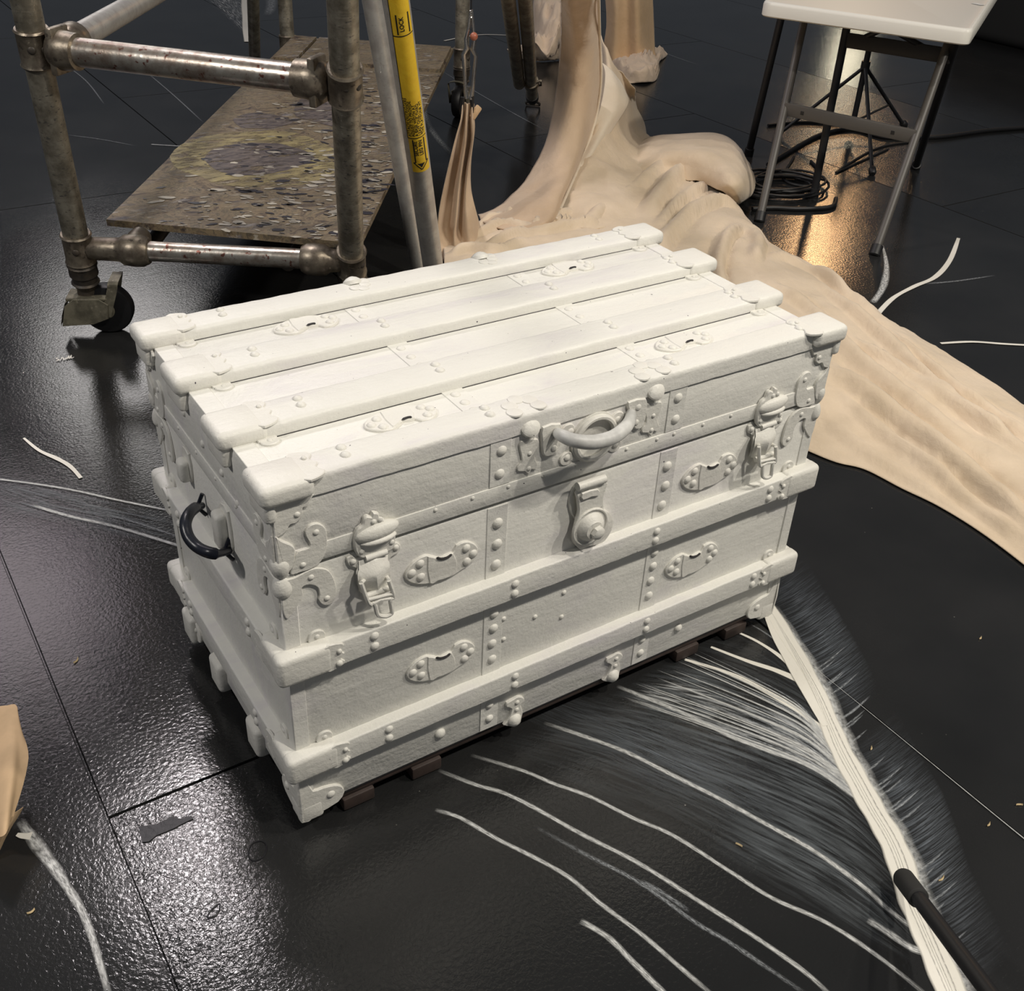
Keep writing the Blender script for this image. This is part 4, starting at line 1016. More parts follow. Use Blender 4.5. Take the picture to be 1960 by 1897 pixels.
def caster(base, ax, wc, fork_dir, rw=.062):
    """socket, swivel stem, fork, brake strap and wheel under a post"""
    t = lambda z: base+ax*((z-base.z)/ax.z)
    wc = Vector(wc); top = t(.128)
    m = MB(); m.lathe([(0, .024), (.012, .030), (.016, .0335), (.020, .029), (.034, .030), (.038, .034), (.060, .033), (.064, .036), (.068, .032), (.088, .0285)], t(.118), ax, 24)
    cs = m.build('caster', 'dark_caster_stem', scaf)
    m = MB(); m.lathe([(0, .026), (.012, .0245), (.030, .023), (.034, .026)], t(.093), ax, 20); m.build('swivel_collar', 'dark_caster_stem', cs)
    fd = Vector(fork_dir).normalized(); sd = Vector((fd.y, -fd.x, 0))
    c = Vector((top.x, top.y, 0))
    # fork: folded hood with two cheeks
    prof = [(-.062, .050), (-.060, .018+.012), (-.035, .040), (.030, .046), (.045, .075), (.030, .098), (-.010, .106), (-.045, .100), (-.060, .070)]
    m = MB()
    for s_ in (1, -1): m.plate([c+fd*a+Z*(z)+sd*s_*.029 for a, z in ((-.066, .030), (.010, .034), (.045, .048), (.050, .085), (.030, .100), (-.030, .100), (-.052, .082))], sd*s_, .004, 1)
    m.rbox((-.048, -.032, .094), (.048, .032, .103), .004, 2, Matrix.Translation(c) @ Matrix(((fd.x, sd.x, 0, 0), (fd.y, sd.y, 0, 0), (0, 0, 1, 0), (0, 0, 0, 1))))
    G = [[c+fd*a+Z*z+sd*s_*.031 for s_ in (-1, -.5, 0, .5, 1)] for a, z in ((-.030, .102), (-.050, .090), (-.062, .060), (-.070, .030))]
    m.grid(G)
    m.build('fork', 'caster_metal', cs)
    m = MB()
    for s_ in (1, -1): m.lathe([(0, .007), (.004, .007), (.005, .004)], wc+sd*s_*.033, sd*s_, 12)
    m.build('axle_bolt', 'bright_steel', cs)
    wl = MB().lathe([(-.019, .020), (-.019, rw-.014), (-.017, rw-.004), (-.011, rw), (.011, rw), (.017, rw-.004), (.019, rw-.014), (.019, .020)], wc, sd, 40).build('wheel', 'black_rubber', cs)
    MB().lathe([(-.023, .018), (-.022, .020), (.022, .020), (.023, .018)], wc, sd, 24).build('wheel_hub', 'caster_metal', wl)
    # brake strap looping over the wheel
    st = [wc+sd*-.037+Z*-.012, wc+sd*-.037+Z*.02+fd*.014, wc+sd*-.037+Z*.055+fd*.024, wc+sd*-.034+Z*.078+fd*.030, wc+Z*.086+fd*.034, wc+sd*.034+Z*.078+fd*.030, wc+sd*.037+Z*.055+fd*.024, wc+sd*.037+Z*-.01]
    P = catmull(st, 5); G = [[p-fd*.012, p+fd*.012] for p in P]
    m = MB(); m.grid(G); m.grid([[a+(wc-a).normalized()*.003 for a in r] for r in G]); m.build('brake_strap', 'caster_metal', cs)
wcA = Vector(at(211, 606, .063)); wcA.z = .062
sa = A1+AX*((.09-A1.z)/AX.z); fdA = Vector((.90, -.43, 0)).normalized()
caster(A1, AX, Vector((sa.x, sa.y, .062))+fdA*.040, fdA)
caster(B1, BXV, (B1.x+.03, B1.y+.04, .062), (.03, .04, 0))
wd = Vector(at(862, 222, .063)); wd.z = .062
caster(DB, Z, Vector((DB.x-.03, DB.y-.03, .062)), (-1, -1, 0))
caster(EB, Z, (EB.x+.03, EB.y+.03, .062), (1, 1, 0))

# deck
def deck():
    zt = H1+.045; pts = [(203, 420), (688, 466), (868, 92), (560, 70)]
    c = [Vector(at(u, v, zt)) for u, v in pts]
    dk = thing('plywood_deck', (c[0]+c[2])/2*Vector((1, 1, 0)) if False else Vector(((c[0].x+c[2].x)/2, (c[0].y+c[2].y)/2, 0)), 'paint-spattered plywood deck board resting on the lower tubes of the scaffold', 'scaffold board')
    def bil(a, b_): return (c[0]*(1-a)+c[1]*a)*(1-b_)+(c[3]*(1-a)+c[2]*a)*b_
    m = MB(); n = 30
    top = [[bil(i/10, j/n)+Z*.0 for i in range(11)] for j in range(n+1)]
    m.grid(top); m.grid([[p-Z*.016 for p in r] for r in top])
    ed = [top[0][i] for i in range(11)]+[top[j][10] for j in range(1, n+1)]+[top[n][i] for i in range(9, -1, -1)]+[top[j][0] for j in range(n-1, 0, -1)]
    k = len(ed); m.add(ed+[p-Z*.016 for p in ed], [(i, (i+1) % k, k+(i+1) % k, k+i) for i in range(k)])
    o = m.build('board', 'painted_plywood', dk, smooth=False)
    m = MB(); f0 = bil(0, 0); f1 = bil(1, 0); dn = (f1-f0).normalized()
    for a, b_, w in ((0, .0, .028),):
        pass
    # loose boards on the far end
    for a0, a1 in ((.03, .16), (.18, .99)):
        q = [bil(a0, .80), bil(a1, .80), bil(a1, .985), bil(a0, .985)]
        mm = MB(); mm.add([p for p in q]+[p+Z*.012 for p in q], [(4, 5, 6, 7), (0, 1, 5, 4), (1, 2, 6, 5), (2, 3, 7, 6), (3, 0, 4, 7)]); mm.build('plank', 'painted_plywood', dk, smooth=False)
    def stain(px, mt, z, nm='paint_stain'):
        P = catmull([at(u, v, zt+z) for u, v in px], 4, True); m = MB()
        P = [p+Vector((rng.uniform(-.003, .003), rng.uniform(-.003, .003), 0)) for p in P]
        cc_ = sum(P, Vector())/len(P)
        m.add(P+[cc_], [(i, (i+1) % len(P), len(P)) for i in range(len(P))]); m.build(nm, mt, dk, smooth=False)
    # ochre ring (outer outline, inner dark oval above it)
    stain([(340, 282), (370, 268), (420, 256), (480, 252), (540, 250), (590, 262), (640, 285), (650, 315), (630, 335), (585, 352), (530, 356), (470, 358), (410, 350), (385, 338), (345, 325), (325, 305)], 'ochre_paint_stain', .0006)
    stain([(392, 302), (405, 288), (440, 277), (500, 273), (550, 278), (590, 292), (600, 305), (560, 322), (510, 333), (460, 335), (415, 325)], 'dark_paint_stain', .0011)
    stain([(600, 170), (640, 165), (690, 190), (670, 240), (610, 235), (560, 215)], 'dark_paint_stain', .0008)
    stain([(450, 225), (500, 215), (560, 232), (520, 245), (460, 243)], 'dark_paint_stain', .0008)
    fr_ = random.Random(21); ax_ = (c[1]-c[0]).normalized()
    for mt_, n_, z_ in (('dried_dark_paint', 420, .0013), ('dried_pale_paint', 520, .0016)):
        m = MB(); dy_ = Vector((-ax_.y, ax_.x, 0))
        for _ in range(n_):
            a = fr_.random()**.55; b_ = fr_.random()**1.0*.78
            if fr_.random() < .25: b_ = fr_.random()*.3
            q = bil(a, b_); q.z = zt
            l = fr_.choice((.004, .006, .009, .014, .022))*fr_.uniform(.6, 1.3); w = l*fr_.uniform(.2, .6); th_ = fr_.gauss(0.1, .35)
            ux = ax_*math.cos(th_)+dy_*math.sin(th_); uy = dy_*math.cos(th_)-ax_*math.sin(th_)
            P = [q+Z*z_+ux*l*math.cos(t)*fr_.uniform(.6, 1.1)+uy*w*math.sin(t)*fr_.uniform(.6, 1.2) for t in [k*math.pi/4 for k in range(8)]]
            if min(((p-c[0]).dot(ax_)) for p in P) < .01: continue
            m.add(P, [tuple(range(8))])
        o_ = m.build('paint_splatter', mt_, dk, smooth=False); o_['kind'] = 'stuff'
    stain([(320, 370), (400, 360), (480, 375), (560, 385), (470, 400), (380, 395)], 'ochre_paint_stain', .0003) if False else None
deck()

# outrigger with the yellow warning label
OB = Vector(at(838, 575, 0.012)); OT = Vector(at(736, -160, .98)); od = (OT-OB).normalized()
outr = thing('outrigger', (OB.x, OB.y, 0), 'aluminium outrigger of two tubes with a yellow warning label, beside the scaffold post', 'outrigger')
OA = Vector(at(804, 520, .04)); OAT = Vector(at(683, -160, .93))
m = MB().tube([OB, OT], .0262, 28); t2 = m.build('leg_tube', 'dull_aluminium', outr)
t1 = MB().tube([OA, OAT], .0225, 28).build('brace_tube', 'dull_aluminium', outr)
MB().lathe([(-.004, .034), (.02, .034), (.022, .0265), (.045, .0265)], OB, od, 20).build('rubber_foot', 'black_rubber', outr)
# label: wrapped strip + lettering on the side of the tube that faces the camera
cv = Vector(CAM)-(OB+OT)*.5; cv = (cv-od*cv.dot(od)).normalized(); sv = od.cross(cv)      # sv: across the tube
def on_tube(s_, a, r): return OB+od*s_+(cv*math.cos(a)+sv*math.sin(a))*r
def tube_param(v):            # distance along tube axis whose projection has pixel row v
    lo_, hi_ = 0.0, (OT-OB).length
    for _ in range(40):
        mid = (lo_+hi_)/2; p = OB+od*mid; q = RM @ (np.array(p)-CAM); vv = 948.5+F_PX*q[1]/q[2]
        if vv > v: lo_ = mid
        else: hi_ = mid
    return lo_
RL = .0262
def strip(s0, s1, a0, a1, r, name, mt, par):
    G = [[on_tube(s0+(s1-s0)*i/12, a0+(a1-a0)*j/8, r) for j in range(9)] for i in range(13)]
    m = MB(); m.grid(G); return m.build(name, mt, par)
s_bot, s_mid, s_mid2, s_top = tube_param(313), tube_param(248), tube_param(52), tube_param(-60)
sgn = 1 if (RM @ np.array(sv))[0] > 0 else -1
aa = lambda f: sgn*f
lab = strip(s_bot, s_top, aa(-.62), aa(1.05), RL+.0005, 'warning_label', 'yellow_label', outr)
tag(lab, 'yellow warning label with black lettering')
for s_ in (s_mid, s_mid2): strip(s_-.0012, s_+.0012, aa(-.62), aa(1.05), RL+.0008, 'rule_line', 'label_black', lab)
strip(s_mid, s_top, aa(-.66), aa(-.60), RL+.0009, 'rule_line', 'label_black', lab)
def text_on_tube(txt, s0, a0, size, along=1, r=RL+.0009, bold=0.0):
    cu = bpy.data.curves.new('lettering', 'FONT'); cu.body = txt; cu.size = size; cu.align_x = 'LEFT'; cu.offset = size*bold; cu.space_character = 1.08
    o = bpy.data.objects.new('lettering', cu); root_col.objects.link(o)
    dg = bpy.context.evaluated_depsgraph_get(); me = bpy.data.meshes.new_from_object(o.evaluated_get(dg))
    bpy.data.objects.remove(o)
    b = bmesh.new(); b.from_mesh(me); bmesh.ops.subdivide_edges(b, edges=[e for e in b.edges if e.calc_length() > size*.35], cuts=1)
    m = MB(); b.verts.index_update()
    vs = []
    for v in b.verts: vs.append(on_tube(s0+v.co.x, a0-sgn*v.co.y/RL, r))
    m.add(vs, [[v.index for v in f.verts] for f in b.faces]); b.free()
    return m.build('lettering', 'label_black', lab, smooth=False)
ls = [('ATTACH OUTRIGGERS', -.42), ('ADJUST TO PROVIDE', -.12), ('A BASE WIDTH AT', .18), ('LEAST ONE-THIRD', .48), ('THE PLATFORM HT', .78)]
for t, a in ls: text_on_tube(t, s_mid+.006, aa(a+.12), .0098, bold=.02)
text_on_tube('SECURE', s_mid-.052, aa(.08), .0118, bold=.03); text_on_tube('LEG PIN', s_mid-.052, aa(.52), .0118, bold=.03)
text_on_tube('LOCK', s_mid2+.010, aa(.30), .012, bold=.03)
def tline(p, q, w=.0014):
    n = 10; G = []
    for i in range(n+1):
        t = i/n; s_ = p[0]+(q[0]-p[0])*t; a = p[1]+(q[1]-p[1])*t
        dl = Vector((q[0]-p[0], (q[1]-p[1])*RL, 0)).normalized(); nx, ny = -dl.y, dl.x
        G.append([on_tube(s_+nx*w, aa(a+ny*w/RL), RL+.0010), on_tube(s_-nx*w, aa(a-ny*w/RL), RL+.0010)])
    m = MB(); m.grid(G); m.build('arrow_line', 'label_black', lab)
tri = [(s_bot+.008, .22), (s_bot+.030, -.42), (s_bot+.030, -.24), (s_mid-.004, -.24)]
tline(tri[0], tri[1]); tline(tri[1], tri[2]); tline(tri[2], tri[3])
tri2 = [(s_bot+.008, .22), (s_bot+.030, .90), (s_bot+.030, .72), (s_mid-.004, .72)]
tline(tri2[0], tri2[1]); tline(tri2[1], tri2[2]); tline(tri2[2], tri2[3])
m = MB(); m.add([on_tube(s_bot+.014, aa(.22), RL+.001), on_tube(s_bot+.027, aa(-.12), RL+.001), on_tube(s_bot+.027, aa(.22), RL+.0012), on_tube(s_bot+.027, aa(.56), RL+.001)], [(0, 1, 2), (0, 2, 3)]); m.build('arrow_head', 'label_black', lab)
tline((s_mid2+.004, -.2), (s_mid2+.05, -.2)); tline((s_mid2+.004, .75), (s_mid2+.05, .75))

# far outriggers
def far_outrigger(foot_px, top_px, ztop, lab_, two=True, zc=.28):
    F_ = Vector(at(*foot_px, 0.0)); T_ = Vector(at(*top_px, ztop)); d_ = (T_-F_).normalized()
    o = thing('outrigger', (F_.x, F_.y, 0), lab_, 'outrigger')
    a = F_+d_*.17
    MB().tube([a, T_], .024, 20).build('leg_tube', 'worn_galvanised_pipe', o)
    MB().lathe([(0, .027), (.05, .027)], F_+d_*.125, d_, 18).build('rubber_sleeve', 'black_rubber', o)
    m = MB(); m.tube([F_+d_*.07, F_+d_*.14], .017, 14); m.build('foot_stem', 'worn_galvanised_pipe', o)
    sx = Vector((1, -1, 0)).normalized()
    MB().tube([F_+d_*.10-sx*.004, F_+d_*.03-sx*.030+Z*.004, F_-sx*.030+Z*.006, F_+sx*.030+Z*.006, F_+d_*.03+sx*.030+Z*.004, F_+d_*.10+sx*.004], .005, 8).build('foot_loop', 'dark_caster_stem', o)
    if two:
        c = F_+d_*zc; off = Vector((-.050, .012, 0))
        MB().tube([c+off, T_+off*1.15], .024, 20).build('brace_tube', 'worn_galvanised_pipe', o)
        m = MB(); m.lathe([(-.02, .029), (-.018, .031), (.018, .031), (.02, .029)], c+d_*.01, d_, 20)
        m.tube([c+d_*.04+Vector((.03, -.02, 0)), c+d_*.02+off*.3+Vector((-.0, -.03, 0)), c-d_*.02+Vector((-.02, -.03, 0)), c-d_*.02+Vector((.035, -.02, 0)), c+d_*.04+Vector((.033, -.02, 0))], .0045, 8)
        m.build('lock_clip', 'cast_clamp_metal', o)
far_outrigger((1020, 203), (1001, -60), .72, 'grey outrigger leg with black sleeve and wire foot, left of the hanging cloth', True, .34)
far_outrigger((489, 160), (483, -60), .55, 'grey outrigger leg beyond the left end of the plywood deck', False)

# ------------------------------------------------------------------ spring clamp holding the cloth
CP = Vector(at(880, 490)); cxy = Vector((CP.x, CP.y, 0))
def hz(u, v):                # point of the vertical plane through CP facing the camera
    d = ray(u, v); n = np.array([CAM[0]-CP.x, CAM[1]-CP.y, 0]); t = np.dot(n, np.array([CP.x, CP.y, 0])-CAM)/np.dot(n, d); return Vector(CAM+t*d)
cl = thing('spring_clamp', hz(898, 195), 'chromed spring clamp with orange knob hanging by the far scaffold post, gripping the cloth', 'clamp')
vw = Vector((CP.x-CAM[0], CP.y-CAM[1], 0)).normalized()
m = MB(); m.tube([hz(901, 22), hz(898, 50), hz(892, 75), hz(894, 92), hz(887, 104), hz(891, 165), hz(893, 188)], [.0035, .004, .005, .007, .006, .005, .007], 12); m.build('jaw_arm', 'bright_steel', cl)
m = MB(); m.tube([hz(903, 22), hz(906, 55), hz(908, 78), hz(905, 95), hz(911, 108), hz(905, 165), hz(901, 190)], [.0035, .004, .006, .007, .005, .005, .007], 12); m.build('jaw_arm', 'bright_steel', cl)
m = MB(); m.tube([hz(902+2.2*math.sin(i*1.3), 18+i*.9)+vw*.004*math.cos(i*1.3) for i in range(20)], .0016, 6); m.build('spring', 'bright_steel', cl)
bb = bmesh.new(); bmesh.ops.create_uvsphere(bb, u_segments=18, v_segments=12, radius=.0105); MB().bm(bb, Matrix.Translation(hz(907, 68)-vw*.012)).build('pivot_knob', 'orange_vinyl', cl)
m = MB(); m.tube([hz(887, 166), hz(899, 166), hz(896, 175), hz(889, 172)], .003, 8); m.build('link', 'bright_steel', cl)
MB().tube([hz(886, 186), hz(883, 218)], [.007, .004], 10).build('jaw_pad', 'black_rubber', cl)
MB().tube([hz(903, 184), hz(904, 216)], [.007, .004], 10).build('jaw_pad', 'black_rubber', cl)
MB().tube([hz(902, 18), hz(902, -60), hz(903, -330)], .002, 6).build('cord', 'black_rubber', cl)

# ------------------------------------------------------------------ the long beige drop cloth
def surf(rows, ku=6, kv=5):
    R_ = [catmull(r, kv) for r in rows]
    cols = [catmull([R_[i][j] for i in range(len(R_))], ku) for j in range(len(R_[0]))]
    return [[cols[j][i] for j in range(len(cols))] for i in range(len(cols[0]))]
def seg_dist(p, a, b_):
    ab = b_-a; t = max(0, min(1, (p-a).dot(ab)/max(1e-9, ab.length_squared))); return (p-(a+ab*t)).length, t
def fold_fn(px_list):
    """ridges with a tighter valley on one side, evaluated for many points at once"""
    F_ = []
    for pts, w, h in px_list:
        P = catmull([at(u, v, .04) for u, v in pts], 4); F_.append((np.array([(p.x, p.y) for p in P]), w, h))
    def f(Q):
        Q = np.asarray(Q, float)[:, :2]; out = np.zeros(len(Q))
        for P, w, h in F_:
            best = np.full(len(Q), 9.0); bt = np.zeros(len(Q)); sg = np.zeros(len(Q)); n = len(P)-1
            for i in range(n):
                a, ab = P[i], P[i+1]-P[i]; L2 = max(1e-9, ab@ab); d = Q-a
                t = np.clip(d@ab/L2, 0, 1); e = d-t[:, None]*ab; dist = np.hypot(e[:, 0], e[:, 1])
                k = dist < best; best[k] = dist[k]; bt[k] = (i+t[k])/n; sg[k] = np.sign(ab[0]*d[k, 1]-ab[1]*d[k, 0])
            s_ = best*sg; fade = np.clip(5*bt+.1, 0, 1)*np.clip(5*(1-bt)+.1, 0, 1)
            out += h*fade*(np.exp(-(s_/w)**2)-.55*np.exp(-((s_-1.25*w)/(.45*w))**2)-.35*np.exp(-((s_+1.6*w)/(.8*w))**2))
        return out
    return f
from mathutils import noise as mn
def wrinkle(p, amp, sc=6.0):
    return amp*(mn.noise(Vector((p.x*sc, p.y*sc, p.z*sc+3)))+.5*mn.noise(Vector((p.x*sc*2.3+5, p.y*sc*2.3, p.z*sc*2)))+.22*mn.noise(Vector((p.x*sc*6+5, p.y*sc*6, 1))))
def thick(m, G, t=.0022):
    n, k = len(G), len(G[0]); nr = [[None]*k for _ in range(n)]
    for i in range(n):
        for j in range(k):
            a = G[min(i+1, n-1)][j]-G[max(i-1, 0)][j]; b_ = G[i][min(j+1, k-1)]-G[i][max(j-1, 0)]; c = a.cross(b_)
            nr[i][j] = c.normalized() if c.length > 1e-9 else Vector((0, 0, 1))
    H = [[G[i][j]-nr[i][j]*t for j in range(k)] for i in range(n)]
    base = len(m.v); m.grid(G); m.grid(H); o2 = base+n*k
    ed = [(i, 0) for i in range(n)]+[(n-1, j) for j in range(1, k)]+[(i, k-1) for i in range(n-2, -1, -1)]+[(0, j) for j in range(k-2, 0, -1)]
    for q in range(len(ed)):
        a, b_ = ed[q], ed[(q+1) % len(ed)]; ia, ib = a[0]*k+a[1], b_[0]*k+b_[1]
        m.f.append((base+ia, base+ib, o2+ib, o2+ia))
cloth = thing('drop_cloth', at(1500, 640), 'long beige cloth sprawled over the floor behind the trunk, clamped up at its end', 'cloth')
A_ = lambda u, v, z=0: Vector(at(u, v, z))
# main sprawl: rows from far edge (on the floor, hidden) over the crest to the near edge
rows = [
 [A_(842, 470, 0), A_(848, 470, .03), A_(850, 490, .04), A_(850, 520, .03), A_(850, 560, .0)],
 [A_(925, 425, 0), A_(930, 418, .03), A_(940, 450, .05), A_(950, 500, .04), A_(960, 620, .0)],
 [A_(1010, 425, 0), A_(1010, 412, .03), A_(1040, 450, .06), A_(1060, 520, .04), A_(1100, 680, .0)],
 [A_(1080, 405, 0), A_(1085, 380, .04), A_(1120, 420, .07), A_(1150, 520, .05), A_(1200, 720, .0)],
 [A_(1150, 300, 0), A_(1165, 300, .03), A_(1190, 380, .06), A_(1240, 520, .05), A_(1310, 760, .0)],
 [A_(1245, 290, 0), A_(1250, 265, .03), A_(1280, 350, .08), A_(1340, 520, .05), A_(1420, 810, .0)],
 [A_(1339, 344, 0.000), A_(1348, 326, 0.033), A_(1360, 394, 0.068), A_(1410, 540, 0.060), A_(1500, 845, 0.000)],
 [A_(1409, 419, 0.000), A_(1408, 391, 0.039), A_(1410, 444, 0.068), A_(1460, 580, 0.060), A_(1550, 868, 0.000)],
 [A_(1456, 469, 0.000), A_(1456, 451, 0.039), A_(1470, 494, 0.068), A_(1520, 620, 0.060), A_(1600, 888, 0.000)],
 [A_(1534, 514, 0.000), A_(1530, 501, 0.030), A_(1540, 534, 0.056), A_(1590, 660, 0.050), A_(1655, 902, 0.000)],
 [A_(1624, 567, 0.000), A_(1620, 558, 0.028), A_(1640, 604, 0.045), A_(1670, 710, 0.045), A_(1725, 938, 0.000)],
 [A_(1734, 636, 0.000), A_(1730, 630, 0.025), A_(1740, 674, 0.045), A_(1760, 780, 0.045), A_(1795, 972, 0.000)],
 [A_(1854, 711, 0.000), A_(1852, 706, 0.022), A_(1855, 754, 0.041), A_(1865, 850, 0.040), A_(1880, 1025, 0.000)],
 [A_(1994, 809, 0.000), A_(1993, 801, 0.022), A_(1990, 844, 0.038), A_(1990, 950, 0.040), A_(1985, 1105, 0.000)],
 [A_(2134, 914, 0.000), A_(2138, 906, 0.022), A_(2120, 954, 0.038), A_(2110, 1060, 0.040), A_(2090, 1190, 0.000)]]
FOLDS = fold_fn([
 ([(1335, 330), (1300, 350), (1260, 388), (1236, 424)], .030, .030),
 ([(1410, 400), (1370, 398), (1320, 425), (1280, 462), (1250, 500)], .026, .030),
 ([(1375, 360), (1330, 378), (1285, 415), (1255, 450)], .016, .022),
 ([(1290, 330), (1250, 345), (1200, 380), (1150, 420), (1120, 450)], .026, .026),
 ([(1240, 330), (1200, 345), (1150, 380), (1100, 420)], .018, .022),
 ([(1180, 330), (1150, 355), (1115, 385), (1080, 420)], .018, .020),
 ([(1410, 450), (1385, 480), (1372, 520), (1376, 560)], .020, .026),
 ([(1440, 450), (1450, 480), (1440, 520)], .02, .018),
 ([(1430, 440), (1490, 455), (1550, 495), (1620, 555), (1720, 630)], .026, .016),
 ([(1470, 500), (1520, 505), (1580, 530), (1620, 565)], .016, .018),
 ([(1470, 560), (1530, 590), (1600, 650), (1680, 720), (1760, 780), (1860, 850)], .022, .018),
 ([(1560, 540), (1640, 605), (1720, 675), (1800, 750), (1900, 825), (2000, 890)], .018, .020),
 ([(1590, 700), (1680, 765), (1800, 850), (1900, 930), (2000, 1020)], .026, .026),
 ([(1620, 650), (1720, 705), (1830, 785), (1960, 850)], .014, .014),
 ([(1600, 740), (1680, 800), (1780, 870), (1880, 950), (1960, 1010)], .016, .018),
 ([(1585, 790), (1660, 838), (1780, 915), (1880, 985), (1960, 1055)], .018, .018),
 ([(1700, 640), (1800, 720), (1900, 790), (1990, 850)], .016, .016),
 ([(1600, 862), (1700, 907), (1800, 957), (1900, 1017), (1985, 1082)], .007, .009),
 ([(915, 430), (960, 418), (1000, 430), (1030, 450)], .014, .030),
 ([(960, 425), (1010, 412), (1050, 430), (1100, 418)], .014, .028),
 ([(900, 460), (960, 440), (1010, 452), (1060, 436), (1110, 440)], .012, .026),
 ([(930, 478), (980, 460), (1040, 456), (1100, 445), (1150, 446)], .014, .022),
 ([(860, 488), (900, 480), (950, 485), (1000, 470)], .014, .020)])
G = surf(rows, 18, 22)
FV = FOLDS([p for row in G for p in row]).reshape(len(G), len(G[0]))
for i, row in enumerate(G):
    k = len(row)
    for j, p in enumerate(row):
        e = min(1, j/20, (k-1-j)/8)
        p.z = max(.0032, p.z+(FV[i, j]+wrinkle(p, .010, 5)+wrinkle(p, .004, 17))*e)
m = MB(); thick(m, G, .002); m.build('sprawled_length', 'beige_cloth', cloth, angle=180)
# puffed lobe over the back (upper right)
rows = [
 [A_(1195, 290, .01), A_(1245, 262, .06), A_(1300, 256, .08), A_(1365, 254, .09), A_(1400, 266, .08), A_(1418, 290, .05), A_(1435, 312, .02)],
 [A_(1190, 300, .05), A_(1245, 276, .10), A_(1305, 266, .13), A_(1370, 266, .14), A_(1412, 285, .13), A_(1432, 318, .09), A_(1446, 345, .03)],
 [A_(1205, 320, .06), A_(1260, 298, .11), A_(1310, 290, .14), A_(1365, 300, .15), A_(1402, 325, .14), A_(1425, 350, .11), A_(1440, 372, .04)],
 [A_(1225, 335, .06), A_(1280, 318, .09), A_(1320, 318, .11), A_(1360, 330, .12), A_(1390, 350, .12), A_(1410, 370, .09), A_(1420, 388, .03)],
 [A_(1240, 350, .05), A_(1290, 338, .07), A_(1320, 340, .08), A_(1350, 348, .08), A_(1380, 366, .08), A_(1398, 382, .05), A_(1408, 394, .01)]]
G = surf(rows, 9, 7)
for i, row in enumerate(G):
    for j, p in enumerate(row): p.z = max(.004, p.z+wrinkle(p, .014, 7)*min(1, j/4, (len(row)-1-j)/4, i/3))
m = MB(); thick(m, G); m.build('puffed_fold', 'beige_cloth', cloth, angle=180)
# strip that climbs to the left and up (wide flat band)
def vpt(u, v, base_uv, extra=0.0):
    """point seen at u,v on the vertical plane (facing the camera) through a floor pixel"""
    b_ = at(*base_uv); d_ = ray(u, v); n = np.array([CAM[0]-b_[0], CAM[1]-b_[1], 0]); t = np.dot(n, b_-CAM)/np.dot(n, d_); return Vector(CAM+t*d_)
rows = [
 [A_(915, 412, .03), A_(925, 425, .05), A_(955, 436, .06), A_(990, 446, .06), A_(1020, 452, .05)],
 [A_(965, 388, .05), A_(985, 402, .08), A_(1010, 418, .08), A_(1040, 428, .08), A_(1062, 420, .07)],
 [A_(1005, 345, .09), A_(1030, 358, .11), A_(1050, 375, .12), A_(1070, 380, .11), A_(1082, 372, .09)],
 [A_(1040, 285, .15), A_(1060, 295, .17), A_(1080, 302, .17), A_(1100, 306, .16), A_(1115, 298, .13)],
 [A_(1058, 220, .24), A_(1080, 226, .26), A_(1100, 230, .26), A_(1122, 230, .25), A_(1140, 224, .22)],
 [A_(1068, 150, .36), A_(1092, 152, .38), A_(1112, 152, .385), A_(1132, 150, .38), A_(1150, 146, .36)],
 [A_(1074, 80, .50), A_(1096, 78, .52), A_(1114, 76, .525), A_(1132, 74, .52), A_(1147, 70, .50)],
 [A_(1074, 4, .66), A_(1096, -2, .70), A_(1120, -4, .70), A_(1134, -6, .70), A_(1146, -8, .68)],
 [A_(1084, -90, .90), A_(1106, -90, .91), A_(1130, -90, .91), A_(1140, -90, .91), A_(1148, -90, .90)]]
G = surf(rows, 8, 6)
for i, row in enumerate(G):
    for j, p in enumerate(row): p += Vector((0, 0, 1))*wrinkle(p, .008, 9)+Vector((.3, .5, 0))*wrinkle(p, .012, 14)
m = MB(); thick(m, G); m.build('raised_strip', 'warm_beige_cloth', cloth, angle=180)
hem = [A_(1146, -8, .69), A_(1148, 70, .505), A_(1151, 146, .365), A_(1141, 224, .226), A_(1117, 298, .136), A_(1085, 372, .095), A_(1064, 420, .072)]
MB().tube(catmull(hem, 6), .0045, 8).build('hem', 'pale_beige_cloth', cloth)
# wide panel between strip and sprawl
rows = [
 [A_(1146, 60, .45), A_(1160, 95, .40), A_(1172, 120, .36), A_(1190, 150, .30), A_(1215, 175, .24)],
 [A_(1145, 150, .30), A_(1165, 165, .30), A_(1185, 182, .26), A_(1202, 190, .20), A_(1218, 200, .10)],
 [A_(1130, 230, .20), A_(1150, 232, .21), A_(1175, 236, .18), A_(1205, 240, .12), A_(1235, 246, .03)],
 [A_(1105, 300, .12), A_(1130, 300, .14), A_(1165, 300, .12), A_(1205, 296, .09), A_(1250, 282, .04)],
 [A_(1080, 370, .08), A_(1105, 372, .09), A_(1150, 370, .10), A_(1200, 360, .09), A_(1260, 340, .06)],
 [A_(1060, 425, .05), A_(1090, 430, .06), A_(1130, 435, .07), A_(1190, 425, .07), A_(1270, 400, .05)]]
G = surf(rows, 9, 8)
f2 = fold_fn([([(1205, 185), (1190, 215), (1160, 250), (1125, 290)], .02, .0)])
for i, row in enumerate(G):
    for j, p in enumerate(row): p.z = max(.004, p.z+wrinkle(p, .020, 8))
m = MB(); thick(m, G); m.build('spread_panel', 'beige_cloth', cloth, angle=180)
